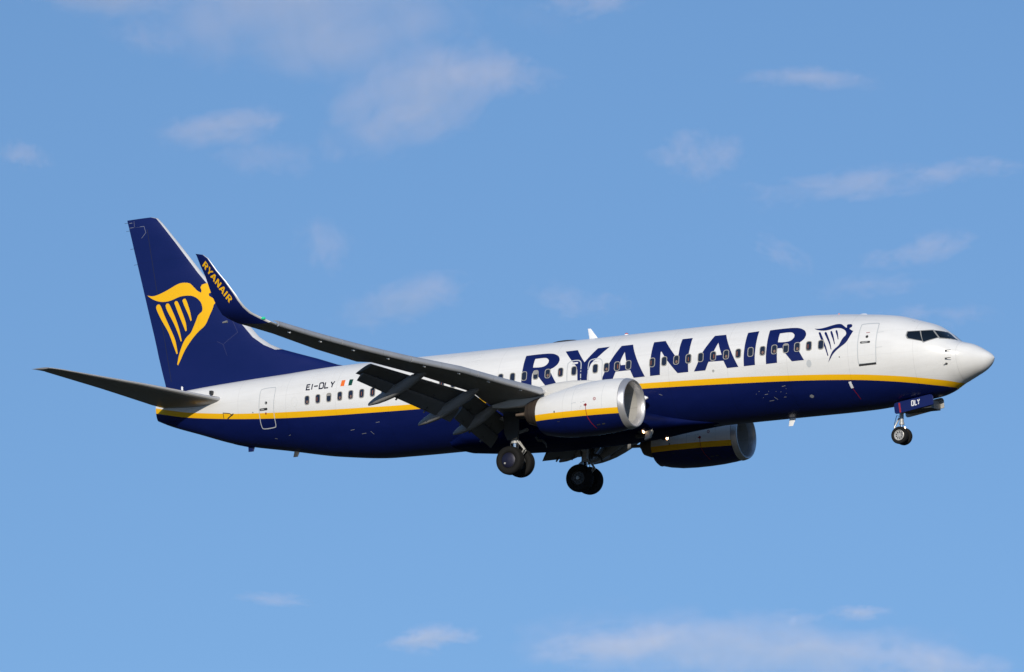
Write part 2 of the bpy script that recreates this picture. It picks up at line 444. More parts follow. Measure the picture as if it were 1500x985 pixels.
LETTERS = [[[[-19.536, 1.165], [-19.043, 1.174], [-18.576, 1.163], [-18.286, 1.122], [-18.073, 1.028], [-17.972, 0.939], [-17.921, 0.841], [-17.917, 0.764], [-17.97, 0.633], [-18.123, 0.514], [-18.255, 0.463], [-18.263, 0.367], [-17.948, -0.202], [-18.459, -0.202], [-18.717, 0.124], [-18.878, 0.356], [-19.063, 0.36], [-19.081, 0.116], [-19.085, -0.199], [-19.557, -0.204], [-19.553, 0.048], [-19.537, 0.393], [-19.53, 0.75]], [[-19.056, 0.977], [-18.671, 0.982], [-18.507, 0.942], [-18.406, 0.845], [-18.403, 0.753], [-18.478, 0.655], [-18.623, 0.595], [-18.838, 0.587], [-19.067, 0.605], [-19.068, 0.792]]], [[[-17.764, 1.169], [-17.221, 1.176], [-16.754, 0.595], [-16.311, 1.161], [-15.796, 1.17], [-16.222, 0.726], [-16.43, 0.532], [-16.52, 0.33], [-16.584, 0.115], [-16.609, -0.172], [-17.03, -0.156], [-17.036, 0.158], [-17.059, 0.368], [-17.139, 0.497], [-17.317, 0.683]]], [[[-15.927, -0.221], [-15.913, -0.093], [-15.846, 0.045], [-15.641, 0.438], [-15.435, 0.815], [-15.255, 1.149], [-14.755, 1.151], [-14.054, -0.239], [-14.546, -0.241], [-14.687, 0.073], [-15.329, 0.077], [-15.486, -0.242]], [[-15.02, 0.854], [-15.142, 0.492], [-15.109, 0.312], [-14.832, 0.309]]], [[[-13.827, 1.153], [-13.324, 1.156], [-12.967, 0.735], [-12.652, 0.356], [-12.605, 0.456], [-12.594, 0.605], [-12.597, 0.852], [-12.585, 1.155], [-12.141, 1.154], [-12.137, 0.71], [-12.156, 0.411], [-12.156, 0.06], [-12.159, -0.239], [-12.627, -0.237], [-13.083, 0.311], [-13.374, 0.701], [-13.403, 0.689], [-13.379, 0.178], [-13.396, -0.236], [-13.826, -0.238], [-13.824, 0.105], [-13.815, 0.578], [-13.817, 0.887]]], [[[-11.916, -0.242], [-11.762, 0.022], [-11.563, 0.47], [-11.367, 0.799], [-11.174, 1.143], [-10.684, 1.137], [-9.998, -0.244], [-10.488, -0.245], [-10.629, 0.056], [-11.273, 0.075], [-11.421, -0.246]], [[-10.926, 0.815], [-11.095, 0.404], [-11.061, 0.299], [-10.713, 0.3]]], [[[-9.735, 1.117], [-9.262, 1.136], [-9.261, 0.726], [-9.272, 0.339], [-9.285, 0.051], [-9.286, -0.237], [-9.765, -0.242], [-9.762, 0.097], [-9.749, 0.446], [-9.739, 0.777]]], [[[-8.797, 1.122], [-8.304, 1.131], [-7.837, 1.12], [-7.547, 1.079], [-7.334, 0.985], [-7.233, 0.896], [-7.182, 0.798], [-7.178, 0.721], [-7.231, 0.59], [-7.384, 0.471], [-7.516, 0.42], [-7.524, 0.324], [-7.209, -0.245], [-7.72, -0.245], [-7.978, 0.081], [-8.139, 0.313], [-8.324, 0.317], [-8.342, 0.073], [-8.346, -0.242], [-8.818, -0.247], [-8.814, 0.005], [-8.798, 0.35], [-8.791, 0.707]], [[-8.317, 0.934], [-7.932, 0.939], [-7.768, 0.899], [-7.667, 0.802], [-7.664, 0.71], [-7.739, 0.612], [-7.884, 0.552], [-8.099, 0.544], [-8.328, 0.562], [-8.329, 0.749]]]]
HARP = [[[-6.883, 0.985], [-6.67, 0.962], [-6.428, 0.993], [-6.201, 1.056], [-5.992, 1.097], [-5.83, 1.081], [-5.714, 1.007], [-5.567, 0.895], [-5.536, 0.905], [-5.572, 0.994], [-5.549, 1.041], [-5.417, 1.041], [-5.353, 0.998], [-5.336, 0.922], [-5.367, 0.896], [-5.427, 0.858], [-5.36, 0.792], [-5.232, 0.721], [-5.265, 0.665], [-5.329, 0.522], [-5.461, 0.287], [-5.658, 0.14], [-5.839, 0.016], [-6.005, -0.139], [-6.132, -0.318], [-6.216, -0.426], [-6.179, -0.335], [-6.097, -0.152], [-5.976, 0.029], [-5.772, 0.184], [-5.689, 0.33], [-5.613, 0.469], [-5.516, 0.573], [-5.503, 0.653], [-5.565, 0.764], [-5.675, 0.846], [-5.813, 0.9], [-6.043, 0.917], [-6.254, 0.867], [-6.48, 0.859], [-6.698, 0.9], [-6.827, 0.95]], [[-6.666, 0.79], [-6.629, 0.81], [-6.57, 0.776], [-6.411, 0.488], [-6.273, 0.165], [-6.189, -0.165], [-6.224, -0.183], [-6.342, 0.171], [-6.53, 0.523], [-6.631, 0.717]], [[-6.412, 0.764], [-6.373, 0.796], [-6.311, 0.743], [-6.168, 0.465], [-6.099, 0.28], [-6.055, 0.058], [-6.085, 0.06], [-6.165, 0.308], [-6.307, 0.569], [-6.385, 0.692]], [[-6.178, 0.788], [-6.145, 0.813], [-6.094, 0.768], [-5.998, 0.562], [-5.916, 0.263], [-5.945, 0.243], [-6.018, 0.45], [-6.13, 0.666]], [[-5.971, 0.803], [-5.94, 0.831], [-5.897, 0.796], [-5.83, 0.637], [-5.786, 0.44], [-5.811, 0.42], [-5.864, 0.572], [-5.936, 0.717]]]
FINHARP = [[[-38.573, 5.807], [-38.302, 5.745], [-38.008, 5.769], [-37.567, 5.889], [-37.079, 6.067], [-36.835, 6.133], [-36.543, 6.127], [-36.324, 6.062], [-36.154, 5.908], [-35.959, 5.722], [-35.775, 5.62], [-35.756, 5.721], [-35.814, 5.851], [-35.756, 5.961], [-35.62, 5.997], [-35.45, 6.008], [-35.257, 5.607], [-35.402, 5.54], [-35.378, 5.434], [-35.137, 5.285], [-35.05, 5.131], [-35.137, 5.037], [-35.185, 4.877], [-35.33, 4.603], [-35.548, 4.213], [-35.911, 3.96], [-36.25, 3.664], [-36.589, 3.284], [-36.832, 2.895], [-36.987, 2.654], [-37.026, 2.707], [-36.929, 3.07], [-36.735, 3.505], [-36.541, 3.775], [-36.298, 3.957], [-36.153, 4.191], [-36.008, 4.465], [-35.911, 4.662], [-35.717, 4.808], [-35.693, 4.929], [-35.765, 5.184], [-35.959, 5.391], [-36.202, 5.519], [-36.445, 5.565], [-36.834, 5.564], [-37.322, 5.448], [-37.713, 5.435], [-38.057, 5.512], [-38.351, 5.65]], [[-38.105, 5.259], [-38.056, 5.345], [-37.958, 5.36], [-37.86, 5.275], [-37.639, 4.796], [-37.32, 4.183], [-37.1, 3.706], [-36.988, 3.158], [-37.051, 3.143], [-37.222, 3.553], [-37.467, 4.115], [-37.81, 4.647], [-38.056, 5.087]], [[-37.601, 5.269], [-37.542, 5.346], [-37.444, 5.336], [-37.346, 5.202], [-37.077, 4.656], [-36.882, 4.14], [-36.769, 3.674], [-36.823, 3.646], [-36.93, 3.938], [-37.174, 4.459], [-37.517, 5.032]], [[-37.137, 5.326], [-37.078, 5.402], [-36.981, 5.384], [-36.883, 5.216], [-36.688, 4.782], [-36.542, 4.395], [-36.502, 4.081], [-36.566, 4.054], [-36.687, 4.327], [-36.931, 4.848]], [[-36.713, 5.385], [-36.654, 5.45], [-36.557, 5.44], [-36.469, 5.278], [-36.323, 4.869], [-36.24, 4.489], [-36.299, 4.462], [-36.42, 4.755], [-36.639, 5.191]]]
REG = [[[-29.627, 0.962], [-29.785, 0.961], [-29.779, 0.745], [-29.598, 0.738]], [[-29.775, 0.856], [-29.642, 0.859]], [[-29.512, 0.975], [-29.507, 0.728]], [[-29.409, 0.859], [-29.219, 0.857]], [[-29.142, 0.974], [-28.994, 0.971], [-28.941, 0.912], [-28.936, 0.756], [-28.987, 0.723], [-29.129, 0.726], [-29.142, 0.974]], [[-28.864, 0.975], [-28.855, 0.722], [-28.678, 0.721]], [[-28.585, 0.97], [-28.492, 0.837], [-28.411, 0.972]], [[-28.492, 0.837], [-28.501, 0.717]]]
FLAG = [[[-28.068, 0.974], [-27.882, 0.972], [-27.886, 0.708], [-28.071, 0.715]], [[-27.882, 0.972], [-27.686, 0.972], [-27.683, 0.707], [-27.886, 0.708]], [[-27.686, 0.972], [-27.496, 0.965], [-27.51, 0.706], [-27.683, 0.707]]]
letters = [[smooth_outline(l) for l in g] for g in LETTERS]
skin_patch("lettering", letters, M['letter'], fus, .006, -1, .22)
skin_patch("harp_emblem", [[smooth_outline(h)] for h in HARP], M['letter'], fus, .006, -1, .2)
skin_patch("registration_lettering", [q for st in REG for q in ribbon(st, 0.056)], M['black'], fus)
for pts, mt in zip(FLAG, ('orange', 'whitemark', 'green')):
    pass
bmf = None
b = MB()
for k, pts in enumerate(FLAG):
    bm = flat_patch([[pts]])
    for v in bm.verts: v.co = skin(v.co.x, v.co.z, 0.005)
    bm.verts.index_update()
    b.add([v.co.copy() for v in bm.verts], [tuple(v.index for v in f.verts) for f in bm.faces], k); bm.free()
b.build("flag", [M['orange'], M['whitemark'], M['green']], fus)

# ---- cabin windows
def rrect(cx, cz, w, h, r, n=5):
    out = []
    for qx, qz, a0 in ((1, 1, 0), (-1, 1, 90), (-1, -1, 180), (1, -1, 270)):
        for i in range(n):
            a = R_(a0 + 90 * i / (n - 1))
            out.append((cx + qx * (w - r) + r * math.cos(a), cz + qz * (h - r) + r * math.sin(a)))
    return out
def cabin_window(x, z, kind, w=.130, h=.195):
    o = rrect(x, z, w, h, .098); i_ = rrect(x, z, w - .032, h - .032, .072); n = len(o)
    b = MB()
    v = [skin(px, pz, 0.003) for px, pz in o] + [skin(px, pz, 0.022) for px, pz in rrect(x, z, w - .006, h - .006, .092)] + [skin(px, pz, 0.022) for px, pz in rrect(x, z, w - .024, h - .026, .076)] + [skin(px, pz, 0.013) for px, pz in i_]
    f = []
    for ring in range(3):
        for k in range(n):
            k2 = (k + 1) % n
            f.append((ring * n + k, ring * n + k2, (ring + 1) * n + k2, (ring + 1) * n + k))
    b.add(v, f, 0)
    pw, ph = w - .032, h - .032
    b.add([skin(px, pz, 0.013) for px, pz in i_], [tuple(range(n))], 1)
    rr = random.random
    if kind == 'seat':
        x0 = x + (-.75 + 1.05 * rr()) * pw; wd = (.35 + .15 * rr()) * pw
        q = [(x0, z - .6 * ph), (x0 + wd, z - .62 * ph), (x0 + wd, z + .25 * ph + .3 * ph * rr()), (x0, z + .4 * ph)]
        b.add([skin(max(x - pw * .93, min(x + pw * .93, px)), pz, 0.0165) for px, pz in q], [(0, 1, 2, 3)], 3)
    if kind == 'face':
        d = disc(x + .15 * pw, z - .45 * ph, .05, .06, 12)[0]
        b.add([skin(px, pz, 0.0165) for px, pz in d], [tuple(range(12))], 4)
    if kind == 'blind':
        k = .1 + .5 * rr()
        q = rrect(x, z + ph * (1 - k), pw * .97, ph * k * .97, min(.045, ph * k * .5))
        b.add([skin(px, pz, 0.0165) for px, pz in q], [tuple(range(len(q)))], 2)
    return b.build("cabin_window", [M['frame'], M['pane'], M['blind'], M['seat'], M['face']], fus, sharp=30)
WIN = [-6.49 - .5085 * i for i in range(14)]
WIN = [-6.50, -7.00, -7.49, -7.97, -8.46, -8.96, -9.47, -10.0, -10.52, -11.075, -11.62, -12.145, -12.675, -13.205, -13.73,
       -14.775, -15.275, -15.745, -16.24, -17.19, -17.79, -18.37, -18.91, -19.43, -19.96] + \
      [-20.5 - .541 * i for i in range(11)] + [-26.445, -26.97, -27.505, -28.045, -28.59, -29.14, -29.69]
KINDS = ['', 'seat', 'face', 'blind', 'face', 'face', '', 'seat', 'face', 'seat', '', 'seat', 'face', '', 'seat', '', 'seat', 'face', '', '', 'seat', 'face', 'blind', '', '']
for i, x in enumerate(WIN):
    k = KINDS[i] if i < len(KINDS) else ['face', 'seat', 'blind', 'face', 'face', 'seat', 'seat'][(len(WIN) - 1 - i) % 7]
    zz = .285 if x > -20 else .30
    cabin_window(x, zz, k)

# ---- doors, exits
def door(name, outline, mats_rib, width, parent=fus):
    o = smooth_outline(outline, 3, 55)
    b = MB()
    for q in ribbon(o, width, True):
        bm = flat_patch([q], None, .12)
        for v in bm.verts: v.co = skin(v.co.x, v.co.z, 0.0065)
        bm.verts.index_update()
        b.add([v.co.copy() for v in bm.verts], [tuple(v.index for v in f.verts) for f in bm.faces], 0); bm.free()
    return b, o
DOOR1 = [(-4.965,.90),(-4.90,.985),(-4.36,.985),(-4.285,.90),(-4.268,.64),(-4.27,.3),(-4.28,-.14),(-4.30,-.50),(-4.37,-.585),(-4.93,-.585),(-5.0,-.50),(-5.0,-.185),(-4.99,.245),(-4.975,.63)]
b, o = door("cabin_door", DOOR1, None, .040)
def patch_into(b, polys, off, m):
    bm = flat_patch(polys)
    for v in bm.verts: v.co = skin(v.co.x, v.co.z, off)
    bm.verts.index_update()
    b.add([v.co.copy() for v in bm.verts], [tuple(v.index for v in f.verts) for f in bm.faces], m); bm.free()
DM = [M['greymark'], M['darktrim'], M['white'], M['red'], M['rim']]
patch_into(b, [disc(-4.645, .44, .055)], .006, 1)
patch_into(b, [rrect(-4.70, .22, .20, .042, .04) and [rrect(-4.70, .22, .20, .042, .04)]][0:1], .006, 1)
patch_into(b, [[rrect(-4.72, .22, .12, .018, .018)]], .012, 4)
patch_into(b, ribbon([(-4.99, -.635), (-4.30, -.615)], .075), .012, 1)
patch_into(b, ribbon([(-4.70, .60), (-4.55, .605)], .02), .006, 3)
for zz in (.58, -.02):
    patch_into(b, ribbon([(-4.30, zz), (-4.02, zz + .015)], .014), .007, 0)
b.build("cabin_door", DM, fus)
DOOR2 = [(-32.17,.95),(-32.06,1.04),(-31.50,1.05),(-31.40,.97),(-31.40,.65),(-31.42,.4),(-31.435,-.03),(-31.43,-.29),(-31.435,-.52),(-31.53,-.60),(-32.09,-.60),(-32.19,-.5),(-32.205,-.235),(-32.21,.03),(-32.2,.36),(-32.18,.66)]
b, o = door("cabin_door", DOOR2, None, .034)
patch_into(b, [disc(-31.83, .42, .07)], .006, 4)
patch_into(b, [disc(-31.81, .42, .045)], .008, 1)
patch_into(b, [[rrect(-31.97, .165, .21, .05, .048)]], .006, 1)
patch_into(b, [[rrect(-32.03, .16, .10, .022, .02)]], .012, 4)
patch_into(b, ribbon([(-31.86, .03), (-31.86, -.05)], .07), .006, 3)
b.build("cabin_door", DM, fus)
for ex in ([(-17.49,-.55),(-17.50,.50),(-17.475,.62),(-17.40,.69),(-17.24,.716),(-17.03,.70),(-16.92,.61),(-16.885,.44),(-16.885,.086),(-16.90,-.55)],
           [(-16.55,-.55),(-16.555,.05),(-16.56,.44),(-16.53,.61),(-16.42,.68),(-16.13,.69),(-16.0,.62),(-15.945,.47),(-15.94,.11),(-15.95,-.55)]):
    b, o = door("overwing_exit", ex, None, .040)
    cx = (ex[0][0] + ex[-1][0]) / 2
    inner = [(x_ + (.03 if x_ < cx else -.03), z_ - .03) for x_, z_ in smooth_outline(ex, 3, 55)]
    patch_into(b, [[rrect(cx + .02, .60, .13, .035, .03)]], .0085, 2)
    patch_into(b, [[rrect(cx - .03, .575, .07, .02, .015)]], .010, 0)
    b.build("overwing_exit", DM, fus)

# ---- cockpit windows
CK = [[(-3.115,.532),(-2.69,.540),(-2.505,.110),(-3.06,.262),(-3.125,.374)],
      [(-2.645,.540),(-2.265,.556),(-1.995,.238),(-2.452,.078),(-2.49,.110)],
      [(-2.215,.556),(-1.90,.520),(-1.69,.375),(-1.52,.212),(-1.935,.228)]]
def grow(poly, d):
    c = Vector((sum(p[0] for p in poly) / len(poly), sum(p[1] for p in poly) / len(poly)))
    return [(p[0] + (p[0] - c.x) / max(.01, (Vector(p) - c).length) * d, p[1] + (p[1] - c.y) / max(.01, (Vector(p) - c).length) * d) for p in poly]
def ck_skin(x, z, off, side):
    s = -x; zt = float(ZT(s))
    return skin(x, min(z, zt - .015), off, side)
for side in (-1, 1):
    for k, poly in enumerate(CK):
        b = MB()
        for pl, off, m in ((grow(poly, .045), .004, 0), (poly, .010, 1)):
            bm = flat_patch([[pl]], .08, .05)
            for v in bm.verts: v.co = ck_skin(v.co.x, v.co.z, off, side)
            bm.verts.index_update()
            b.add([v.co.copy() for v in bm.verts], [tuple(v.index for v in f.verts) for f in bm.faces], m); bm.free()
        b.build("cockpit_window", [M['ckframe'], M['glass']], fus, sharp=60)

# ---- small skin details
for x, z in ((-1.64, -.317), (-1.655, -.606)):
    p = skin(x, z, .0); b = MB()
    b.tube([p, p + Vector((0, -.09, 0))], [.022, .016], 0, 8); b.tube([p + Vector((-.02, -.09, 0)), p + Vector((.22, -.095, .004))], [.018, .010], 0, 8)
    b.build("pitot_probe", [M['gearbay']], fus)
p = skin(-1.675, -.796, 0); MB().lathe([(-.05, .001), (-.05, .03), (.01, .045)], p, 'y', 0, 12).prism([p + Vector((.0, -.03, .01)), p + Vector((-.09, -.09, -.06)), p + Vector((-.02, -.05, -.03))], (0, -.01, .01)).build("vane_sensor", [M['gearbay']], fus)
skin_patch("static_disc", [disc(-7.02, -.393, .105, .145)], M['greymark'], fus)
skin_patch("service_port", [disc(-11.086, -.297, .05, .055)], M['rim'], fus)
skin_patch("service_port", [disc(-5.75, -.26, .022, .022)], M['darktrim'], fus)
skin_patch("service_port", [disc(-32.55, .10, .025, .025)], M['darktrim'], fus)
skin_patch("ice_detector_marking", ribbon([(-5.49, -1.19), (-5.45, -1.42)], .11), M['whitemark'], fus, .006)
skin_patch("red_line_marking", ribbon([(-5.44, -1.43), (-5.36, -1.62), (-5.30, -1.80)], .02), M['red'], fus, .006)
for x, z, l, dz in ((-27.7, -1.10, .20, .015), (-26.4, -.92, .18, .012), (-27.2, -1.28, .22, .01), (-26.75, -1.22, .12, -.12), (-30.9, -.98, .10, .02), (-9.1, -1.35, .14, .01), (-9.0, -1.58, .2, .01), (-8.75, -1.46, .12, -.10), (-8.3, -1.13, .15, .02), (-13.55, -.95, .13, -.06), (-31.7, -1.0, .12, -.03), (-8.35, -1.50, .10, .0)):
    skin_patch("drain_mark", ribbon([(x, z), (x + l, z + dz)], .016), M['markdim'], fus, .006)
for x, z in ((-8.9, -1.25), (-8.6, -1.28), (-8.4, -1.31), (-9.3, -1.22), (-8.2, -1.38), (-8.15, -1.22), (-9.45, -1.30), (-9.2, -1.45)):
    skin_patch("chipped_paint", [disc(x, z, .015, .011, 7)], M['markdim'], fus, .006)
skin_patch("service_port", [disc(-7.2, -1.56, .085, .055)], M['markdim'], fus, .006)
# scuffed outline around the aft outflow grille on the yellow stripe
skin_patch("outflow_grille", ribbon([(-34.15, .03), (-34.16, .26), (-33.80, .20), (-33.66, .09)], .03) + ribbon([(-33.95, .0), (-33.60, .17)], .05), M['darktrim'], fus, .006)
skin_patch("stain", [disc(-30.35, .30, .16, .22)[0:1][0:1] and [disc(-30.35, .30, .16, .21)[0], disc(-30.35, .30, .145, .195)[0][::-1]]], M['greyfaint'], fus, .004)
# dorsal antennae, beacon, domes
def blade(name, x, ztop, zroot, c0, c1, sweep, y=0, t=.03, mat='whitemark', parent=fus):
    L = []
    for z, c, dx in ((zroot, c0, 0), (ztop, c1, -sweep)):
        l = []
        for k in range(12):
            a = 2 * math.pi * k / 12; l.append((x + dx + c / 2 * math.cos(a), y + t * c / c0 * math.sin(a), z))
        L.append(l)
    return MB().loft(L, 0).build(name, [M[mat]], parent, sharp=50)
blade("blade_antenna", -17.25, 2.28, 1.80, .42, .13, .22)
blade("blade_antenna", -33.35, -1.30, -.85, .42, .26, .06, 0, .035, 'blue')
blade("blade_antenna", -8.6, -2.42, -2.05, .30, .18, .12, 0, .02, 'whitemark')
blade("blade_antenna", -20.7, -2.62, -2.2, .30, .10, .2, 0, .02, 'gearbay')
blade("drain_mast", -31.0, -1.74, -1.40, .30, .22, .12, -.2, .03, 'gearbay')
MB().lathe([(0, .09), (.06, .085), (.10, .06), (.12, .001)], (-15.80, 0, 1.83), 'z', [0, 1, 1], 16).build("beacon_light", [M['whitemark'], M['beacon']], fus)
for x, r, h, mt in ((-18.55, .62, .09, 'gearbay'), (-5.55, .2, .05, 'whitemark'), (-9.35, .1, .045, 'whitemark')):
    zt = float(ZT(-x)); L = []
    for k in range(5):
        a = k / 4 * math.pi / 2
        L.append((h * math.sin(a), r * math.cos(a) + .001))
    bb = MB(); bb.lathe([(-.05, r)] + L, (0, 0, 0), 'z', 0, 20)
    bb.v = [(x + v[0], v[1] * .35, zt - .005 + v[2]) for v in bb.v]
    bb.build("antenna_dome", [M[mt]], fus)
MB().lathe([(0, .03), (.08, .025), (.1, .001)], (-6.55, 0, 1.70), 'z', 0, 8).build("antenna_dome", [M['orange']], fus)

# ---- wing-to-body fairing under the fuselage
L = []
for s, hw, zb_, ztp in ((11.4, .30, -2.09, -2.0), (12.4, .66, -2.13, -1.85), (13.4, 1.02, -2.19, -1.62), (14.3, 1.36, -2.27, -1.34), (15.2, 1.70, -2.33, -1.02), (16.2, 2.02, -2.36, -.75), (17.5, 2.06, -2.40, -.72), (19.5, 2.06, -2.40, -.80), (21.0, 1.98, -2.34, -1.0), (22.2, 1.75, -2.26, -1.3), (23.2, 1.2, -2.17, -1.75)):
    zc_ = (zb_ + ztp) / 2; hh = (ztp - zb_) / 2; l = []
    for k in range(36):
        a = 2 * math.pi * k / 36; c, sn = math.cos(a), math.sin(a)
        l.append((-s, hw * math.copysign(abs(c) ** .62, c), zc_ + hh * math.copysign(abs(sn) ** .75, sn)))
    L.append(l)
MB().loft(L, 0).build("belly_fairing", [M['belly']], fus, sharp=60)
# tail skid and cable fairing under the tail cone
hexa = ((1, 0), (.7, .7), (-.7, .7), (-1, 0), (-.7, -.7), (.7, -.7))
MB().loft([[(x, w * c_, z + h * s_) for c_, s_ in hexa] for x, w, z, h in ((-32.9, .03, -1.10, .05), (-33.5, .16, -1.0, .16), (-34.1, .17, -.86, .14), (-34.9, .04, -.62, .08))]).build("tail_skid", [M['blue']], fus)
for sy in (-.45, -.35, -.25):
    blade("tail_vent", -36.75 - sy * .5, 1.66, 1.40, .10, .07, .02, sy, .02, 'whitemark')

# ---- lifting surfaces
def airfoil(le, te, t, n=13, camber=0.0, up=None):
    """closed loop LE->upper->TE->lower; le, te vectors; t thickness ratio"""
    le, te = Vector(le), Vector(te); ch = te - le; c = ch.length; d = ch.normalized()
    up = (up - d * up.dot(d)).normalized() if up is not None else (Vector((0, 0, 1)) - d * d.z).normalized()
    U, Lw = [], []
    for i in range(n):
        x = (1 - math.cos(math.pi * i / (n - 1))) / 2
        yt = 5 * t * (.2969 * math.sqrt(x) - .126 * x - .3516 * x * x + .2843 * x ** 3 - .1030 * x ** 4)
        yc = camber * 4 * x * (1 - x)
        U.append(le + ch * x + up * (yc + yt) * c); Lw.append(le + ch * x + up * (yc - yt) * c)
    return U + Lw[-2:0:-1]
def edge_idx(n=13, frac=.05, main=0, edge=1):
    xs = [(1 - math.cos(math.pi * i / (n - 1))) / 2 for i in range(n)]
    up = [edge if (xs[i + 1]) <= frac + 1e-6 else main for i in range(n - 1)]
    return up + up[::-1]
def mir(pts, side): return [Vector((p[0], p[1] * (-side), p[2])) for p in pts]   # data below is written for the starboard side (y < 0)

WING = [ # y, LE x, LE z, TE x, TE z, t
    (-1.0, -15.7, -1.50, -20.3, -1.50, .12), (-2.3, -15.6, -1.37, -19.95, -1.37, .12), (-5.0, -16.7, -1.06, -19.60, -1.08, .12), (-6.0, -17.0, -.95, -19.42, -.95, .12),
    (-9.1, -18.24, -.60, -20.30, -.55, .115), (-10.95, -19.38, -.36, -21.02, -.33, .11), (-11.02, -19.42, -.35, -21.62, -.26, .10),
    (-12.9, -20.38, -.12, -22.24, -.01, .10), (-15.15, -21.18, .19, -22.77, .31, .10), (-16.35, -21.80, .38, -23.15, .46, .10), (-16.6, -21.93, .46, -23.38, .54, .10)]
WLET = [(-16.6, -21.93, .46, -23.38, .54, .10), (-16.85, -22.28, .66, -23.65, .70, .095), (-17.05, -22.48, .79, -23.77, .83, .09), (-17.25, -22.64, .98, -23.83, 1.06, .085), (-17.40, -22.78, 1.22, -23.91, 1.33, .08),
        (-17.48, -22.89, 1.43, -23.98, 1.58, .075), (-17.65, -23.22, 1.94, -24.13, 2.22, .07), (-17.80, -23.52, 2.35, -24.25, 2.62, .07), (-17.92, -23.82, 2.82, -24.34, 2.98, .07), (-17.95, -24.02, 2.97, -24.37, 3.05, .05)]
def at_y(tab, y):
    for a, c in zip(tab, tab[1:]):
        if c[0] <= y <= a[0]:
            k = (y - a[0]) / (c[0] - a[0]); return [a[i] + (c[i] - a[i]) * k for i in range(len(a))]
    return list(tab[-1])
SLAT_LE = [(-5.45, -16.62, -1.01), (-6.83, -17.23, -.85), (-9.08, -18.03, -.58), (-11.11, -19.29, -.32), (-12.86, -20.18, -.09), (-14.8, -20.98, .16), (-16.5, -21.62, .41)]
def slide(p, d):
    return (p[0] - .55 * d, p[1] + d, p[2] + .172 * d)
FAIR = [(slide((-19.0, -9.72, -.60), .6), slide((-21.9, -9.74, -1.69), .6), .50), (slide((-18.3, -6.97, -.95), .42), slide((-21.33, -6.92, -2.14), .42), .54), (slide((-18.7, -4.72, -1.25), .38), slide((-21.04, -4.72, -2.24), .38), .54)]

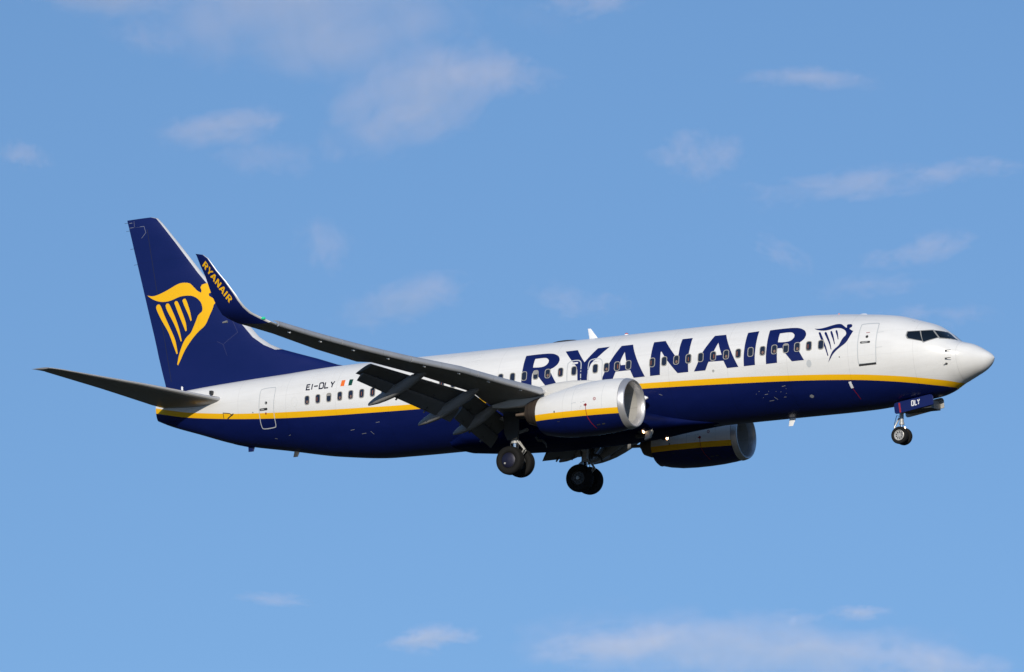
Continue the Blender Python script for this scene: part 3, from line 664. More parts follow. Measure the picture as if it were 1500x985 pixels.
for side in (-1, 1):
    sg = -side
    def mm(p): return Vector((p[0], p[1] * sg, p[2]))
    b = MB(); b.loft([[mm(p) for p in airfoil((lx, y, lz), (tx, y, tz), t, camber=.008)] for y, lx, lz, tx, tz, t in WING], edge_idx(frac=.03))
    wing = b.build("wing", [M['wing'], M['edge']], jet, sharp=45)
    # winglet: blended, outward canted
    loops_ = []
    for i, (y, lx, lz, tx, tz, t) in enumerate(WLET):
        a = WLET[max(i - 1, 0)]; c = WLET[min(i + 1, len(WLET) - 1)]
        tan = Vector((0, c[0] - a[0], (c[2] + c[4] - a[2] - a[4]) / 2)).normalized()
        up = Vector((0, tan.z, -tan.y)); up = -up if up.z < 0 and i < 2 else up
        up = Vector((0, abs(tan.z), abs(tan.y)))
        loops_.append([mm(p) for p in airfoil((lx, y, lz), (tx, y, tz), t, up=up)])
    b = MB(); b.loft(loops_, edge_idx(frac=.07))
    wl = b.build("winglet", [M['finblue'], M['edge']], wing, sharp=50)
    # navigation light on the wing tip leading edge
    p = mm((-22.14, -16.78, .585)); MB().lathe([(-.11, .001), (-.07, .04), (0, .05), (.06, .04), (.09, .001)], p, 'x', 0, 12).build("navigation_light", [M['navgreen'] if side < 0 else M['beacon']], wing)
    if side < 0:
        bvh = BVHTree.FromPolygons([v.co.copy() for v in wl.data.vertices], [tuple(p_.vertices) for p_ in wl.data.polygons])
        A, B, T = Vector((-24.16, 0, 2.60)), Vector((-23.24, 0, 1.16)), Vector((-23.96, 0, 2.745))
        x0, x1 = -19.55, -7.2; polys = []
        for g in letters:
            polys.append([[tuple(((A + (B - A) * ((px - x0) / (x1 - x0)) + (T - A) * ((pz + .24) / 1.40)).xz)) for px, pz in l] for l in g])
        bm = flat_patch(polys, None, .05)
        for v in bm.verts:
            h = bvh.ray_cast(Vector((v.co.x, -19.5, v.co.z)), Vector((0, 1, 0)))
            v.co.y = (h[0].y if h[0] is not None else -17.7) - .006
        finish(bm, "winglet_lettering", M['yellow'], wing, Vector((0, -1, 0)))
    # slats: four outboard segments standing proud of the leading edge
    def slat_le(y):
        for a, c in zip(SLAT_LE, SLAT_LE[1:]):
            if c[0] <= y <= a[0]:
                k = (y - a[0]) / (c[0] - a[0]); return [a[i] + (c[i] - a[i]) * k for i in range(3)]
    for y0, y1 in ((-5.45, -8.40), (-8.43, -10.96), (-10.99, -13.77), (-13.80, -16.5)):
        loops_ = []
        for k in range(5):
            y = y0 + (y1 - y0) * k / 4; _, lx, lz = slat_le(y)
            h = .165 - .04 * (-y - 5.4) / 11
            prof = [(-.40, .105), (-.28, .108), (-.15, .09), (-.06, .045), (-.015, -.01), (0, -.075), (-.010, -.14), (-.045, -.185), (-.11, -.205), (-.14, -.20), (-.11, -.13), (-.14, -.05), (-.24, .04), (-.34, .075)]
            q = h / .165
            loops_.append([mm((lx + px * q, y, lz + pz * q + .02)) for px, pz in prof])
        b = MB(); b.loft(loops_, 0)
        ym = (y0 + y1) / 2; _, lx, lz = slat_le(ym)
        for yy in (y0 * .75 + y1 * .25, y0 * .25 + y1 * .75):
            _, lx, lz = slat_le(yy); p = mm((lx - .22, yy, lz - .15)); b.tube([p + Vector((.02, 0, -.03)), p + Vector((-.10, 0, 0))], .03, 1, 6)
        b.build("slat", [M['slat'], M['whitemark']], wing, sharp=40)
    # inboard Krueger flap between engine and fuselage
    b = MB(); b.loft([[mm((lx + px, y, lz + pz)) for px, pz in ((-.05, 0), (.04, -.04), (.08, -.13), (.07, -.14), (.02, -.07), (-.08, -.05))] for y, lx, lz in ((-2.7, -15.4, -1.36), (-4.2, -16.1, -1.20))])
    b.build("krueger_flap", [M['pylon']], wing)
    # trailing edge flaps: main and aft element, outboard and inboard
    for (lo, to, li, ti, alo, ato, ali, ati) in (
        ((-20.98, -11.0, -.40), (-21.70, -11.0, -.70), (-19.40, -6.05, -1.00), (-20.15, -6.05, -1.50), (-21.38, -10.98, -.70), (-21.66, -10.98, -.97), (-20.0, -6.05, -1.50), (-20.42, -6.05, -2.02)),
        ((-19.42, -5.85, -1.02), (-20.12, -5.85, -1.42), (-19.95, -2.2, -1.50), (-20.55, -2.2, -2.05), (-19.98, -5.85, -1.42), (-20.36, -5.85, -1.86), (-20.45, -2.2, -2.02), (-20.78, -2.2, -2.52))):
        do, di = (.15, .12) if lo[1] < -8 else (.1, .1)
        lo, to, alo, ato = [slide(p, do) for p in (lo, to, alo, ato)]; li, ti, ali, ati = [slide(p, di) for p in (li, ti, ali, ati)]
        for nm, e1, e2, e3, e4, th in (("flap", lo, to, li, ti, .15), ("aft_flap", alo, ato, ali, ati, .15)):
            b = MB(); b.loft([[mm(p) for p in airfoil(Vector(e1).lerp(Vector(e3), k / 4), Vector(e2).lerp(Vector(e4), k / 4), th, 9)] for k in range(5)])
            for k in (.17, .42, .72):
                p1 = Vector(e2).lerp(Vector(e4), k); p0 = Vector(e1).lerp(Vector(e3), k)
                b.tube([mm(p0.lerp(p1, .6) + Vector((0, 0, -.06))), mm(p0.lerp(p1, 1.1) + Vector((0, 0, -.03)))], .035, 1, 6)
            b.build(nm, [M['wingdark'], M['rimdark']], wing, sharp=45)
    # flap track fairings (canoes)
    for r0, r1, hgt in FAIR:
        r0, r1 = Vector(r0), Vector(r1); loops_ = []
        for k, (t, hh, dz) in enumerate(((0, .02, .03), (.05, .20, .03), (.13, .46, .02), (.24, .76, 0), (.335, .93, -.01), (.34, .98, -.01), (.46, 1.04, -.03), (.60, 1.03, -.04), (.72, .92, -.03), (.84, .74, -.015), (.93, .50, 0), (.985, .30, .0), (1.0, .20, 0))):
            c = r0.lerp(r1, t) + Vector((0, 0, dz + .05 * (1 - t))); h = hgt / 2 * hh; w = .19 * hh ** .8
            l = []
            for q in range(16):
                a = 2 * math.pi * q / 16; ca, sa = math.cos(a), math.sin(a)
                l.append(mm((c.x + .35 * h * math.copysign(abs(sa) ** .8, sa), c.y + w * math.copysign(abs(ca) ** .8, ca), c.z + h * math.copysign(abs(sa) ** .8, sa))))
            loops_.append(l)
        MB().loft(loops_, 0).build("flap_fairing", [M['fairing']], wing, sharp=50)
    # static wick / tip bolt
    MB().tube([mm((-23.75, -16.75, .62)), mm((-23.95, -16.75, .60))], [.05, .03], 0, 8).build("tip_stub", [M['fairing']], wing)

# ---- tailplane
STAB = [(-.3, -33.8, .80, -37.5, .84, .11), (-.85, -34.22, .86, -37.62, .88, .11), (-1.2, -34.50, .90, -37.70, .93, .105), (-3.9, -36.02, 1.22, -38.17, 1.23, .10), (-6.9, -38.02, 1.59, -38.98, 1.61, .09), (-7.2, -38.30, 1.635, -39.22, 1.66, .08), (-7.32, -38.44, 1.645, -39.32, 1.67, .075)]
for side in (-1, 1):
    b = MB(); b.loft([[Vector((p.x, p.y * -side, p.z)) for p in airfoil((lx, y, lz), (tx, y, tz), t)] for y, lx, lz, tx, tz, t in STAB], edge_idx(frac=.04))
    st = b.build("tailplane", [M['stab'], M['edge']], jet, sharp=45)
    b = MB(); b.loft([[Vector((p.x, p.y * -side, p.z)) for p in airfoil(Vector((lx, y, lz)).lerp(Vector((tx, y, tz)), .72) + Vector((0, 0, -.004)), Vector((tx - .02, y, tz)), t * .75)] for y, lx, lz, tx, tz, t in [at_y(STAB, yy) for yy in (-.95, -2.5, -4.0, -5.5, -6.85)]])
    b.build("elevator", [M['stab']], st, sharp=45)
    if side < 0:
        MB().box((-34.86, -.95, 1.10), (-34.74, -.80, 1.26)).build("jackscrew_slot", [M['darktrim']], st)

# ---- fin
FIN = [ # z, LE x, TE x, half thickness ratio
    (1.2, -28.6, -37.49, .055), (1.85, -28.75, -37.65, .055), (1.96, -29.2, -37.68, .056), (2.3, -30.15, -37.78, .060), (2.62, -31.15, -37.87, .065), (2.85, -31.85, -37.93, .07), (3.1, -32.42, -38.0, .075), (3.48, -32.99, -38.09, .08), (3.99, -33.46, -38.22, .083),
    (5.2, -34.62, -38.55, .088), (6.5, -35.83, -38.90, .09), (7.9, -37.0, -39.28, .09), (8.8, -37.78, -39.52, .09), (9.08, -38.05, -39.60, .085), (9.16, -38.35, -39.62, .06)]
def fin_loop(z, lx, tx, t, n=15):
    return airfoil((lx, 0, z), (tx, 0, z), t, n, up=Vector((0, -1, 0)))
b = MB()
fl = [fin_loop(*r) for r in FIN]
b.loft(fl, edge_idx(15, .05))
b.m[:] = [0 if min(b.v[i][2] for i in f) < 2.80 else m_ for f, m_ in zip(b.f, b.m)]
fin = b.build("tail_fin", [M['finblue'], M['edge']], jet, sharp=45)
bvh = BVHTree.FromPolygons([v.co.copy() for v in fin.data.vertices], [tuple(p_.vertices) for p_ in fin.data.polygons])
def on_fin(bm, off):
    for v in bm.verts:
        h = bvh.ray_cast(Vector((v.co.x, -3, v.co.z)), Vector((0, 1, 0)))
        v.co.y = (h[0].y if h[0] is not None else -.05) - off
bm = flat_patch([[smooth_outline(h)] for h in FINHARP], .1, .1); on_fin(bm, .006)
finish(bm, "harp_emblem", M['yellow'], fin, Vector((0, -1, 0)))
b = MB()
bm = flat_patch(ribbon([(-34.2 - .0, 4.25), (-33.95, 3.75), (-34.65, 3.3), (-34.95, 3.45)], .014) + ribbon([(-34.65, 3.3), (-34.45, 2.8)], .012), None, .1); on_fin(bm, .004)
finish(bm, "panel_outline", M['faintline'], fin, Vector((0, -1, 0)))
bm = flat_patch(ribbon([(-39.50, 8.82), (-38.72, 8.80), (-38.62, 8.52), (-38.85, 8.30)], .022) + ribbon([(-39.25, 9.08), (-39.23, 8.83)], .016) + ribbon([(-39.50, 9.02), (-39.35, 9.02)], .03), None, .1); on_fin(bm, .004)
finish(bm, "rudder_hinge_line", M['joint2'], fin, Vector((0, -1, 0)))
bm = flat_patch(ribbon([(-38.55, 8.65), (-37.35, 2.0)], .02), None, .2); on_fin(bm, .003)
finish(bm, "rudder_hinge_line", M['darktrim'], fin, Vector((0, -1, 0)))
for z in (9.05, 8.7, 7.9, 7.2):
    tx = -39.62 + (9.16 - z) * .262
    MB().tube([(tx + .02, 0, z), (tx - .16, 0, z - .01)], .008, 0, 5).build("static_wick", [M['gearbay']], fin)

# ---- engines
NAC = [(-13.22, -.815, -2.775, 1.01), (-13.6, -.785, -2.83, 1.06), (-14.1, -.775, -2.88, 1.095), (-14.7, -.80, -2.91, 1.10), (-15.3, -.865, -2.915, 1.085), (-15.9, -.98, -2.89, 1.04), (-16.4, -1.095, -2.82, .97), (-16.85, -1.20, -2.71, .88)]  # x, top, bottom, half width
LIP = [(-13.22, .985), (-13.10, .958), (-13.02, .93), (-12.985, .905), (-12.98, .88), (-13.0, .855), (-13.05, .83), (-13.14, .805), (-13.28, .785)]
for side in (-1, 1):
    ey = 4.83 * side
    eng = bpy.data.objects.new("engine", None); link(eng, jet)
    b = MB(); loops_ = []
    E1, E2, E3 = 13, 3, 14
    for x, zt_, zb_, hw_ in NAC:
        zc_, r = (zt_ + zb_) / 2, (zt_ - zb_) / 2
        k = (x + 13.22) / (-3.63); z1 = -2.055 + .03 * k; z2 = -2.275 + .02 * k
        def ang(z): return math.acos(max(-1, min(1, (z - zc_) / r)))
        t1, t2 = ang(z1), ang(z2)
        th = [t1 * i / E1 for i in range(E1)] + [t1 + (t2 - t1) * i / E2 for i in range(E2)] + [t2 + (math.pi - t2) * i / E3 for i in range(E3 + 1)]
        flat = lambda t: 1 - .035 * max(0, -math.cos(t)) ** 3
        h_ = [(x, ey - hw_ * math.sin(t), zc_ + r * math.cos(t) * flat(t)) for t in th]
        loops_.append(h_ + [(x_, 2 * ey - y_, z_) for x_, y_, z_ in h_[-2:0:-1]])
    hf = [0] * E1 + [1] * E2 + [2] * E3
    b.loft(loops_, hf + hf[::-1], cap=False)
    b.lathe([(-16.84, .76), (-16.80, .70), (-16.3, .68)], (0, ey, -1.95), 'x', 3, 58)
    cowl = b.build("engine_cowl", [M['white'], M['yellow'], M['blue'], M['darktrim']], eng, sharp=50)
    MB().lathe(LIP, (0, ey, -1.79), 'x', 0, 64).build("intake_lip", [M['lip']], eng, sharp=70)
    MB().lathe([(-13.28, .785), (-13.5, .78), (-13.85, .79), (-13.86, .785), (-13.88, .79), (-14.25, .80)], (0, ey, -1.79), 'x', 0, 64).build("intake_duct", [M['duct']], eng)
    b = MB(); b.lathe([(-14.2, .80), (-14.26, .22)], (0, ey, -1.79), 'x', 0, 40); b.lathe([(-13.72, .002), (-13.80, .08), (-14.0, .18), (-14.2, .24)], (0, ey, -1.79), 'x', 0, 24)
    for k in range(24):
        a = 2 * math.pi * k / 24; l = []
        for r, tw, c in ((.22, .3, .12), (.5, .75, .16), (.79, 1.05, .17)):
            ca, sa = math.cos(a), math.sin(a); dx, dt = c * math.cos(tw), c * math.sin(tw)
            l.append([Vector((-14.12 + dx * e, ey + r * ca - dt * e * sa + o_ * .006 * ca, -1.79 + r * sa + dt * e * ca)) for e, o_ in ((.5, 0), (0, 1), (-.5, 0), (0, -1))])
        b.loft(l, 1)
    b.build("fan", [M['darktrim'], M['blade']], eng)
    b = MB(); b.lathe([(-16.3, .64), (-16.7, .62), (-17.0, .59), (-17.3, .52), (-17.56, .42), (-17.55, .39), (-17.2, .36)], (0, ey, -1.78), 'x', 0, 40); b.build("exhaust_nozzle", [M['titan']], eng)
    b = MB(); b.lathe([(-17.1, .33), (-17.5, .27), (-17.72, .16), (-17.80, .07), (-18.16, .055), (-18.16, .001)], (0, ey, -1.79), 'x', 0, 24); b.build("exhaust_plug", [M['plug']], eng)
    # pylon
    prof = [(-14.25, -.90), (-14.7, -.80), (-15.2, -.715), (-15.9, -.70), (-16.7, -.76), (-17.6, -.95), (-18.6, -1.25), (-18.2, -1.42), (-17.4, -1.42), (-16.9, -1.22), (-16.3, -1.0), (-15.3, -.9)]
    prof_hi = prof[:7]; loops_ = []
    for x, zt_, zb_, w in ((-14.2, -.88, -.96, .03), (-14.5, -.80, -1.1, .11), (-15.0, -.72, -1.2, .17), (-15.6, -.68, -1.25, .20), (-16.3, -.70, -1.35, .215), (-17.0, -.78, -1.48, .215), (-17.8, -1.0, -1.5, .19), (-18.6, -1.2, -1.5, .12), (-19.2, -1.3, -1.42, .03)):
        c_ = (zt_ + zb_) / 2; h_ = (zt_ - zb_) / 2; l = []
        for q in range(20):
            a = 2 * math.pi * q / 20; ca, sa = math.cos(a), math.sin(a)
            l.append((x, ey + w * math.copysign(abs(ca) ** .45, ca), c_ + h_ * math.copysign(abs(sa) ** .6, sa)))
        loops_.append(l)
    MB().loft(loops_, 0).build("engine_pylon", [M['pylon']], eng, sharp=50)
    # nacelle strake on the inboard side, cowl markings
    sy_ = ey - side * .86
    MB().prism([(-14.2, sy_, -1.13), (-14.9, sy_ - side * .30, -.93), (-15.35, sy_ - side * .30, -.93), (-15.35, sy_, -1.13)], (0, 0, .02)).build("nacelle_strake", [M['white']], eng)
    nb = BVHTree.FromPolygons([v.co.copy() for v in cowl.data.vertices], [tuple(p_.vertices) for p_ in cowl.data.polygons])
    def on_cowl(name, polys, mat, off=.005):
        bm = flat_patch(polys, None, .05)
        for v in bm.verts:
            h = nb.ray_cast(Vector((v.co.x, ey - 3, v.co.z)), Vector((0, 1, 0)))
            v.co.y = (h[0].y if h[0] is not None else ey - 1) - off
        finish(bm, name, M[mat], eng, Vector((0, -1, 0)))
    on_cowl("red_line_marking", ribbon([(-14.53, -1.88), (-14.53, -2.05), (-14.52, -2.28), (-14.45, -2.5), (-14.33, -2.72)], .024), 'red')
    on_cowl("red_arrow_marking", [disc(-14.53, -1.86, .055)] + ribbon([(-14.62, -1.865), (-14.5, -1.86)], .03), 'red')
    on_cowl("warning_roundel", [[disc(-14.15, -1.66, .062)[0], disc(-14.15, -1.66, .042)[0][::-1]]] + ribbon([(-14.19, -1.62), (-14.11, -1.70)], .014), 'red')
    for q_, w_ in (([(-14.75, -1.75), (-14.70, -1.745)], .03), ([(-14.66, -1.73), (-14.56, -1.725)], .022), ([(-15.15, -1.765), (-15.05, -1.735), (-14.95, -1.745)], .02), ([(-14.76, -1.9), (-14.70, -1.9)], .03), ([(-14.80, -1.97), (-14.75, -1.97)], .02)):
        on_cowl("cowl_placard", ribbon(q_, w_), 'greymark')
    for q_, w_ in (([(-13.85, -1.0), (-13.85, -2.04)], .010), ([(-15.12, -1.05), (-15.14, -2.04)], .014)):
        on_cowl("cowl_joint", ribbon(q_, w_), 'greymark', .003)
    for q_, w_ in (([(-15.95, -2.0), (-15.90, -2.0)], .07), ([(-14.25, -2.62), (-14.10, -2.61)], .035), ([(-14.02, -2.60), (-13.90, -2.595)], .04), ([(-15.85, -2.38), (-15.75, -2.38)], .02)):
        on_cowl("cowl_latch", ribbon(q_, w_), 'rimdark', .01)

# ---- main landing gear
def wheel(parent, c, r, w, rimr, outside, cap=None, dark=False):
    b = MB(); h = w / 2
    pr = [(-h * .72, rimr), (-h * .93, rimr + (r - rimr) * .18), (-h, rimr + (r - rimr) * .48), (-h * .94, rimr + (r - rimr) * .76), (-h * .74, r * .965), (-h * .45, r * .993)]
    for g in (-.3, 0, .3):
        pr += [(h * (g - .06), r), (h * (g - .045), r - .012), (h * (g + .045), r - .012), (h * (g + .06), r)]
    pr += [(-a, q) for a, q in pr[:6][::-1]]
    b.lathe(pr + [(h * .6, rimr - .01), (-h * .6, rimr - .01)], c, 'y', 0, 48, closed=True)
    b.build("tyre", [M['tyre']], parent, sharp=35)
    b = MB(); s = outside
    b.lathe([(s * h * .74, rimr), (s * h * .80, rimr * .94), (s * h * .70, rimr * .88), (s * h * .50, rimr * .80), (s * h * .45, rimr * .35), (s * h * .62, rimr * .30), (s * h * .66, .001)], c, 'y', 0, 32)
    b.lathe([(-s * h * .74, rimr), (-s * h * .5, rimr * .9), (-s * h * .4, .001)], c, 'y', 0, 32)
    if cap:
        b.lathe([(s * h * .78, rimr * .99), (s * h * .86, rimr * .90), (s * h * .90, rimr * .6), (s * h * .98, rimr * .3), (s * h * 1.0, .001)], c, 'y', 1, 32)
        p = Vector(c) + Vector((-.45 * rimr, s * h * .93, -.4 * rimr)); b.lathe([(s * .0, .045), (s * .02, .03), (s * .02, .001)], p, 'y', 2, 8)
    else:
        for k in range(9):
            a = 2 * math.pi * k / 9; p = Vector(c) + Vector((.58 * rimr * math.cos(a), s * h * .5, .58 * rimr * math.sin(a)))
            b.lathe([(s * .012, rimr * .13), (s * .014, .001)], p, 'y', 3, 10)
    b.build("wheel_rim", [M['rimdark' if dark else 'rim'], M['hubcap'], M['rim'], M['darktrim']], parent, sharp=35)
for side in (-1, 1):
    g = bpy.data.objects.new("main_landing_gear", None); link(g, jet)
    gx, gy, gz = -19.31, 2.86 * side, -3.28
    b = MB()
    top = Vector((gx + .05, gy + side * .12, -1.25)); bot = Vector((gx, gy, gz))
    b.tube([top, top.lerp(bot, .62)], [.16, .14], 0, 16); b.tube([top.lerp(bot, .60), top.lerp(bot, .64)], .165, 0, 16)
    b.tube([top.lerp(bot, .62), bot + Vector((0, 0, .05))], .095, 1, 16)
    b.tube([bot + Vector((0, -.62, 0)), bot + Vector((0, .62, 0))], [.07, .07], 0, 12); b.tube([bot + Vector((0, -.16, 0)), bot + Vector((0, .16, 0))], .13, 0, 12)
    k1 = top.lerp(bot, .6) + Vector((.14, 0, 0)); k2 = bot + Vector((.12, 0, .08)); kn = (k1 + k2) / 2 + Vector((.30, 0, 0))
    for q1, q2 in ((k1, kn), (kn, k2)):
        b.tube([q1 + Vector((0, .09, 0)), q2 + Vector((0, .03, 0))], .03, 0, 8); b.tube([q1 + Vector((0, -.09, 0)), q2 + Vector((0, -.03, 0))], .03, 0, 8)
    b.tube([top.lerp(bot, .45), (gx + .1, side * 1.55, -1.75)], [.075, .07], 0, 10)
    b.tube([top.lerp(bot, .3), (gx - .9, gy, -1.35)], .06, 0, 10)
    b.tube([top.lerp(bot, .1) + Vector((.17, side * .05, 0)), top.lerp(bot, .5) + Vector((.19, side * .05, 0)), bot + Vector((.16, side * .1, .25))], .018, 2, 6)
    b.tube([top.lerp(bot, .1) + Vector((-.17, side * .05, 0)), top.lerp(bot, .55) + Vector((-.2, side * .05, 0)), bot + Vector((-.1, side * .1, .2))], .015, 2, 6)
    b.build("gear_strut", [M['strut'], M['chrome'], M['gearbay']], g, sharp=40)
    wheel(g, (gx, gy - .43, gz), .565, .42, .30, -1, cap=(side < 0), dark=True)
    wheel(g, (gx, gy + .43, gz), .565, .42, .30, 1, cap=(side > 0), dark=True)
    # leg doors: outer panel on the strut and the curved bay hoop
    y_ = gy + side * .30
    b = MB(); b.prism([(gx + .36, y_, -1.30), (gx - .36, y_, -1.30), (gx - .34, y_ - side * .03, -2.15), (gx - .20, y_ - side * .04, -2.45), (gx + .22, y_ - side * .04, -2.42), (gx + .34, y_ - side * .03, -2.1)], (0, side * .03, 0))
    b.build("gear_door", [M['gearbay']], g, bevel=.01)
    yb = gy - side * .55
    b = MB(); b.tube([(gx + .62, yb, -2.28), (gx + .72, yb, -2.42), (gx + .92, yb, -2.44), (gx + 1.06, yb, -2.58), (gx + 1.10, yb, -2.75)], [.05, .06, .06, .05, .03], 0, 8)
    b.build("bay_seal", [M['gearbay']], g)

# ---- nose landing gear
g = bpy.data.objects.new("nose_landing_gear", None); link(g, jet)
nx, nz = -4.06, -3.21
b = MB()
b.tube([(nx + .02, 0, -1.9), (nx + .01, 0, -2.72)], [.085, .08], 0, 14); b.tube([(nx + .01, 0, -2.70), (nx + .01, 0, -2.78)], .10, 0, 14); b.tube([(nx + .01, 0, -2.75), (nx, 0, nz)], .055, 1, 12)
b.tube([(nx, -.26, nz), (nx, .26, nz)], .045, 0, 10)
b.tube([(nx - .08, 0, -2.50), (nx - .30, 0, -2.86), (nx - .06, 0, nz + .06)], [.035, .04, .03], 0, 8)
b.tube([(nx - .05, .06, -2.45), (nx - .22, .06, -2.40), (nx - .33, .06, -2.75)], .014, 2, 6)
b.tube([(nx + .02, 0, -2.35), (nx + 1.0, 0, -1.85)], .05, 0, 8)
b.build("gear_strut", [M['strut'], M['chrome'], M['gearbay']], g, sharp=40)
wheel(g, (nx, -.20, nz), .335, .19, .205, -1)
wheel(g, (nx, .20, nz), .335, .19, .205, 1)
p = Vector((nx + .14, 0, -2.93))
b = MB(); b.lathe([(-.09, .001), (-.08, .05), (-.01, .075)], p, 'x', 0, 16); b.lathe([(-.01, .075), (.0, .06)], p, 'x', 1, 16); b.lathe([(.0, .06), (.012, .001)], p, 'x', 2, 16)
b.build("taxi_light", [M['gearbay'], M['lamphalo'], M['lamp']], g)
def door_panel(y, t):
    pts = [(-4.13, -2.10), (-4.10, -2.03), (-4.02, -1.995), (-2.64, -1.80), (-2.55, -1.82), (-2.50, -1.90), (-2.49, -2.20), (-3.95, -2.43), (-4.05, -2.43), (-4.10, -2.38)]
    return MB().prism([(x, y, z) for x, z in pts], (0, t, 0))
d = door_panel(-.52, .035).build("nose_gear_door", [M['finblue']], g, bevel=.012)
bm = flat_patch(ribbon([(-3.90, -2.025), (-3.86, -2.395)], .07)); 
for v in bm.verts: v.co.y = -.5245
finish(bm, "red_band", M['red'], g, Vector((0, -1, 0)))
def strokes(ox, oz, ux, uz, lst, w):
    out = []
    for s_ in lst: out += ribbon([(ox + ux[0] * a + uz[0] * c, oz + ux[1] * a + uz[1] * c) for a, c in s_], w)
    return out
DLY = [[(0, 0), (0, 1), (.42, 1), (.55, .8), (.55, .2), (.42, 0), (0, 0)], [(.85, 1), (.85, 0), (1.32, 0)], [(1.5, 1), (1.77, .5), (2.05, 1)], [(1.77, .5), (1.77, 0)]]
bm = flat_patch(strokes(-3.385, -2.18, (.160, .023), (.0, .185), DLY, .034))
for v in bm.verts: v.co.y = -.5245
finish(bm, "registration_lettering", M['whitemark'], g, Vector((0, -1, 0)))
d2 = door_panel(.49, .035).build("nose_gear_door", [M['rim']], g, bevel=.012)
MB().box((-4.02, -.44, -2.30), (-2.62, .44, -1.98)).build("gear_bay", [M['gearbay']], g)

# ---- landing lights under the wing root
for side in (-1, 1):
    y = 1.0 * side; p = Vector((-14.60, y, -2.20))
    b = MB(); b.lathe([(-.30, .03), (-.2, .10), (-.02, .13)], p, 'x', 0, 16); b.lathe([(-.02, .13), (0, .11)], p, 'x', 1, 16); b.lathe([(0, .11), (.015, .001)], p, 'x', 2, 16)
    b.build("landing_light", [M['gearbay'], M['lamphalo'], M['lamp']], jet)
    y = 2.05 * side
    b = MB(); b.loft([[(x, y + w * math.cos(a), -1.12 + .17 * math.sin(a) * h_) for a in [2 * math.pi * q / 12 for q in range(12)]] for x, w, h_ in ((-13.85, .03, .15), (-13.95, .08, .5), (-14.15, .10, .7), (-14.8, .13, .8))])
    b.build("wing_root_lamp", [M['whitemark']], jet, sharp=50)
# pack air inlet scoop under the belly, starboard
b = MB(); b.prism([(-14.22, -.97, -2.16), (-14.52, -.97, -2.20), (-14.60, -.97, -2.58), (-14.36, -.97, -2.50)], (0, .14, 0), 0)
b.box((-15.1, -.80, -2.42), (-14.55, -.55, -2.18), 1)
b.build("air_inlet_scoop", [M['rim'], M['gearbay']], jet, bevel=.01)

# ---------------------------------------------------------------- clouds: thin drifting wisps a few kilometres away
def cloud_material(dens, seed, stretch, soft):
    m = bpy.data.materials.new("cloud_vapour"); m.use_nodes = True
    nt = m.node_tree; nt.nodes.clear()
    N, L = nt.nodes.new, nt.links.new
    out = N("ShaderNodeOutputMaterial"); vs = N("ShaderNodeVolumeScatter")
    vs.inputs["Color"].default_value = (0.78, 0.615, 0.64, 1); vs.inputs["Anisotropy"].default_value = -0.32
    L(vs.outputs[0], out.inputs["Volume"])
    tc = N("ShaderNodeTexCoord")
    def mapping(sc, off):
        mp = N("ShaderNodeMapping"); mp.inputs["Scale"].default_value = sc; mp.inputs["Location"].default_value = off
        L(tc.outputs["Object"], mp.inputs[0]); return mp
    def noise(mp, detail, rough, dist):
        nz = N("ShaderNodeTexNoise"); nz.inputs["Scale"].default_value = 1.0; nz.inputs["Detail"].default_value = detail
        nz.inputs["Roughness"].default_value = rough; nz.inputs["Distortion"].default_value = dist
        L(mp.outputs[0], nz.inputs[0]); return nz
    def math_(op, a, b, clamp=False):
        k = N("ShaderNodeMath"); k.operation = op; k.use_clamp = clamp
        for i, x in enumerate((a, b)):
            if isinstance(x, (int, float)): k.inputs[i].default_value = x
            else: L(x, k.inputs[i])
        return k.outputs[0]
    o1 = (seed * 3.1, seed * 1.7, seed * 5.3)
    big = noise(mapping((stretch[0] * .75, .4, stretch[2] * .75), o1), 3, .5, .4)
    fine = noise(mapping((stretch[0] * 2.4, .9, stretch[2] * 2.2), o1), 8, .60, .7)
    ln = N("ShaderNodeVectorMath"); ln.operation = 'LENGTH'; L(tc.outputs["Object"], ln.inputs[0])
    fall = N("ShaderNodeMapRange"); fall.interpolation_type = 'SMOOTHSTEP'
    fall.inputs[1].default_value = 0.95; fall.inputs[2].default_value = 0.10; fall.inputs[3].default_value = 0.0; fall.inputs[4].default_value = 1.0
    L(ln.outputs["Value"], fall.inputs[0])
    x = math_('ADD', math_('MULTIPLY', math_('SUBTRACT', big.outputs[0], .5), 1.7), math_('MULTIPLY', math_('SUBTRACT', fine.outputs[0], .5), 1.3))
    x = math_('ADD', x, math_('MULTIPLY', fall.outputs[0], .95))
    x = math_('SUBTRACT', x, .36 + soft, True)
    x = math_('MULTIPLY', x, math_('MULTIPLY', fall.outputs[0], 1.8, True))
    L(math_('MULTIPLY', x, dens), vs.inputs["Density"])
    return m

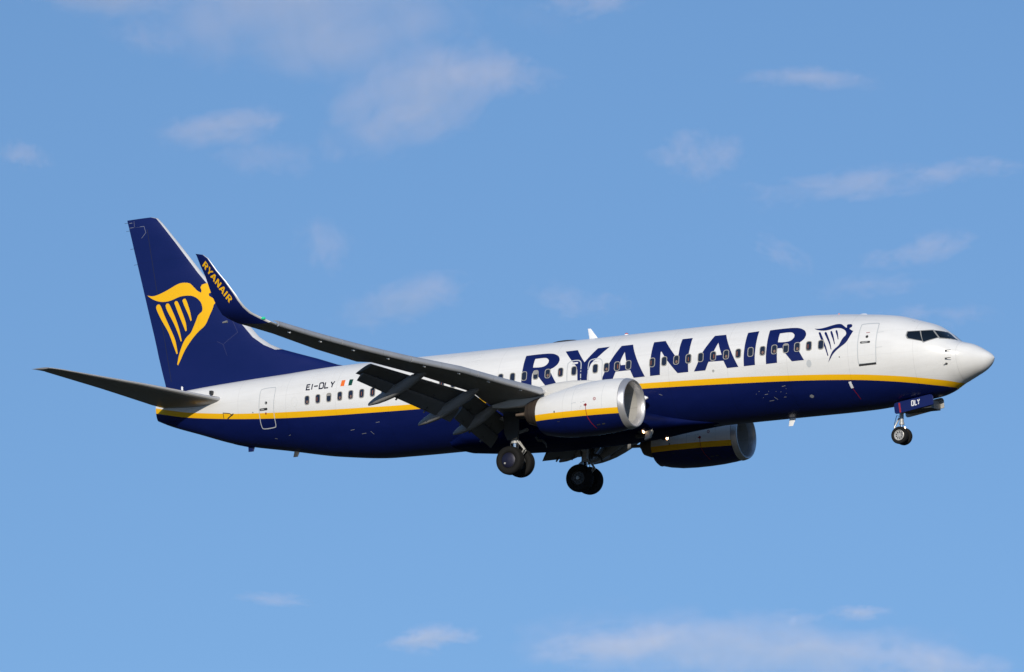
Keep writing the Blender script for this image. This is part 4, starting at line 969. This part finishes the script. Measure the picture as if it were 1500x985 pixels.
FWD = -(cam.matrix_world.to_3x3() @ Vector((0, 0, 1)))
BEAR = math.atan2(FWD.y, FWD.x)
def cloud(bearing, elev, dist, w, h, tilt, tau, label, seed, stretch=(2.2, 2.0, 1.6), soft=.15):
    """bearing: degrees right of the flight path's abeam view line, elev: degrees above the horizon, sizes in metres"""
    a = BEAR - R_(bearing)
    d = Vector((math.cos(a) * math.cos(R_(elev)), math.sin(a) * math.cos(R_(elev)), math.sin(R_(elev))))
    c = CAM_POS + d * dist
    depth = h * .8
    bm = bmesh.new(); bmesh.ops.create_icosphere(bm, subdivisions=3, radius=1.0)
    rnd = random.Random(seed)
    ph = [rnd.uniform(0, 6.28) for _ in range(6)]
    for v in bm.verts:
        n = v.co.copy()
        v.co *= .90 + .06 * math.sin(4 * n.x + ph[0]) * math.cos(3 * n.z + ph[1]) + .05 * math.sin(7 * n.x + 3 * n.y + ph[2])
    me = bpy.data.meshes.new("cloud"); bm.to_mesh(me); bm.free()
    me.materials.append(cloud_material(1.9 * tau / depth, seed, stretch, soft))
    o = link(bpy.data.objects.new("cloud", me))
    o.location = c; o.scale = (w / 2, depth / 2, h / 2)
    o.rotation_euler = Matrix.Rotation(a - math.pi / 2, 3, 'Z').to_4x4().to_euler() if not tilt else (Matrix.Rotation(a - math.pi / 2, 4, 'Z') @ Matrix.Rotation(-R_(tilt), 4, 'Y')).to_euler()
    o['label'] = label; o['category'] = "cloud"; o['group'] = "thin clouds in the blue sky"
    return o
CLOUDS = [
    (-2.511, 13.282, 2600, 456.9, 171.0, 4, 1.0, 'broad soft cloud at the top edge, the largest in the upper sky', (2.4, 1.4, 1.2), 0.05),
    (-5.724, 13.461, 2737, 306.1, 82.5, 0, 0.95, 'dull purple cloud cut by the top edge, left of the broad one', (2.2, 1.4, 1.2), 0.1),
    (-1.436, 12.076, 2874, 321.4, 118.2, 24, 0.85, 'slanting pinkish cloud above the gap between tail fin and cabin', (2.6, 1.4, 1.5), 0.1),
    (-0.179, 12.434, 3011, 160.3, 57.8, 5, 0.55, 'small trailing wisp at the upper right end of the slanting cloud', (2.2, 1.4, 1.4), 0.1),
    (-3.942, 11.601, 3148, 159.3, 51.8, 12, 0.75, 'small lens of cloud high above the top of the tail fin', (2.0, 1.4, 1.2), 0.05),
    (-3.317, 11.225, 3285, 157.4, 63.0, -8, 0.3, 'very faint haze patch just below the lens of cloud over the fin', (2.4, 1.4, 1.4), 0.1),
    (-5.012, 12.791, 3422, 136.7, 56.3, -10, 0.3, 'faint small puff under the dull purple cloud in the upper left', (2.2, 1.4, 1.4), 0.05),
    (-6.567, 11.109, 2659, 63.7, 32.8, -5, 0.55, 'little cloud cut by the left edge, level with the fin-top lens cloud', (2.0, 1.4, 1.2), 0.05),
    (2.421, 11.422, 2796, 111.7, 69.0, 0, 0.6, 'ragged tuft of cloud above the forward cabin, alone in the upper right', (2.4, 1.4, 1.8), 0.12),
    (4.567, 11.046, 2933, 257.7, 49.8, 5, 0.6, 'long flat streak of cloud above the nose', (3.2, 1.4, 1.4), 0.05),
    (5.991, 11.279, 3070, 163.5, 33.7, 4, 0.45, 'thinner right-hand end of the flat streak above the nose', (3.0, 1.4, 1.4), 0.05),
    (3.898, 12.452, 3207, 162.2, 35.2, -2, 0.5, 'thin dark streak high in the sky above the flat streak', (2.6, 1.4, 1.2), 0.05),
    (5.457, 10.212, 3344, 169.2, 42.2, 10, 0.6, 'slim slanted cloud right above the cockpit', (2.4, 1.4, 1.2), 0.05),
    (3.495, 10.194, 3481, 139.0, 47.7, -22, 0.35, 'faint broken wisp left of the slim slanted cloud', (3.2, 1.4, 2.4), 0.2),
    (4.834, 9.745, 2718, 144.7, 33.5, 10, 0.35, 'faint thin veil between the slim slanted cloud and the cockpit roof', (2.8, 1.4, 1.5), 0.1),
    (5.591, 9.324, 2855, 144.4, 35.2, 0, 0.6, 'low pale cloud touching the cockpit roof line behind the nose', (2.2, 1.4, 1.2), 0.05),
    (-1.48, 9.404, 2992, 167.3, 65.6, 18, 0.8, 'rounded pink cloud above the wing, behind the fuselage top', (1.8, 1.4, 1.2), 0.02),
    (0.852, 9.449, 3129, 133.3, 48.0, -3, 0.5, 'low pale cloud just over the blade antenna on the cabin roof', (2.2, 1.4, 1.4), 0.08),
    (-2.601, 10.077, 3266, 121.7, 80.6, -20, 0.4, 'faint patch right of the winglet tip', (2.2, 1.4, 1.4), 0.08),
    (0.897, 13.389, 3403, 145.0, 46.6, 12, 0.55, 'small cloud cut by the top edge, right of centre', (2.2, 1.4, 1.4), 0.05),
    (3.317, 4.907, 2640, 449.9, 79.6, -3, 1.0, 'biggest cloud, a wide mauve bank along the bottom edge', (3.4, 1.4, 1.1), -0.05),
    (1.48, 5.041, 2777, 192.2, 45.7, 8, 0.9, 'brighter left end of the wide mauve bank', (2.2, 1.4, 1.2), 0),
    (5.635, 4.773, 2914, 201.7, 55.9, -6, 0.8, 'right end of the mauve bank in the lower right corner', (2.2, 1.4, 1.2), 0),
    (-0.942, 5.005, 3051, 113.7, 38.5, 8, 0.9, 'small pink cloud near the bottom edge, left of the mauve bank', (2.0, 1.4, 1.3), 0),
    (4.62, 5.461, 3188, 76.4, 22.7, 2, 0.8, 'tiny bright cloud floating above the mauve bank', (1.8, 1.4, 1.2), 0),
    (3.781, 5.398, 3325, 88.5, 27.3, 3, 0.45, 'tiny dim cloud beside the tiny bright one', (2.0, 1.4, 1.2), 0.05),
    (-3.048, 5.461, 3462, 119.8, 22.8, -3, 0.5, 'thin short streak near the lower left corner', (2.0, 1.4, 1.2), 0)]
for i, c in enumerate(CLOUDS):
    cloud(*c[:7], c[7], i + 1, *(c[8:]))
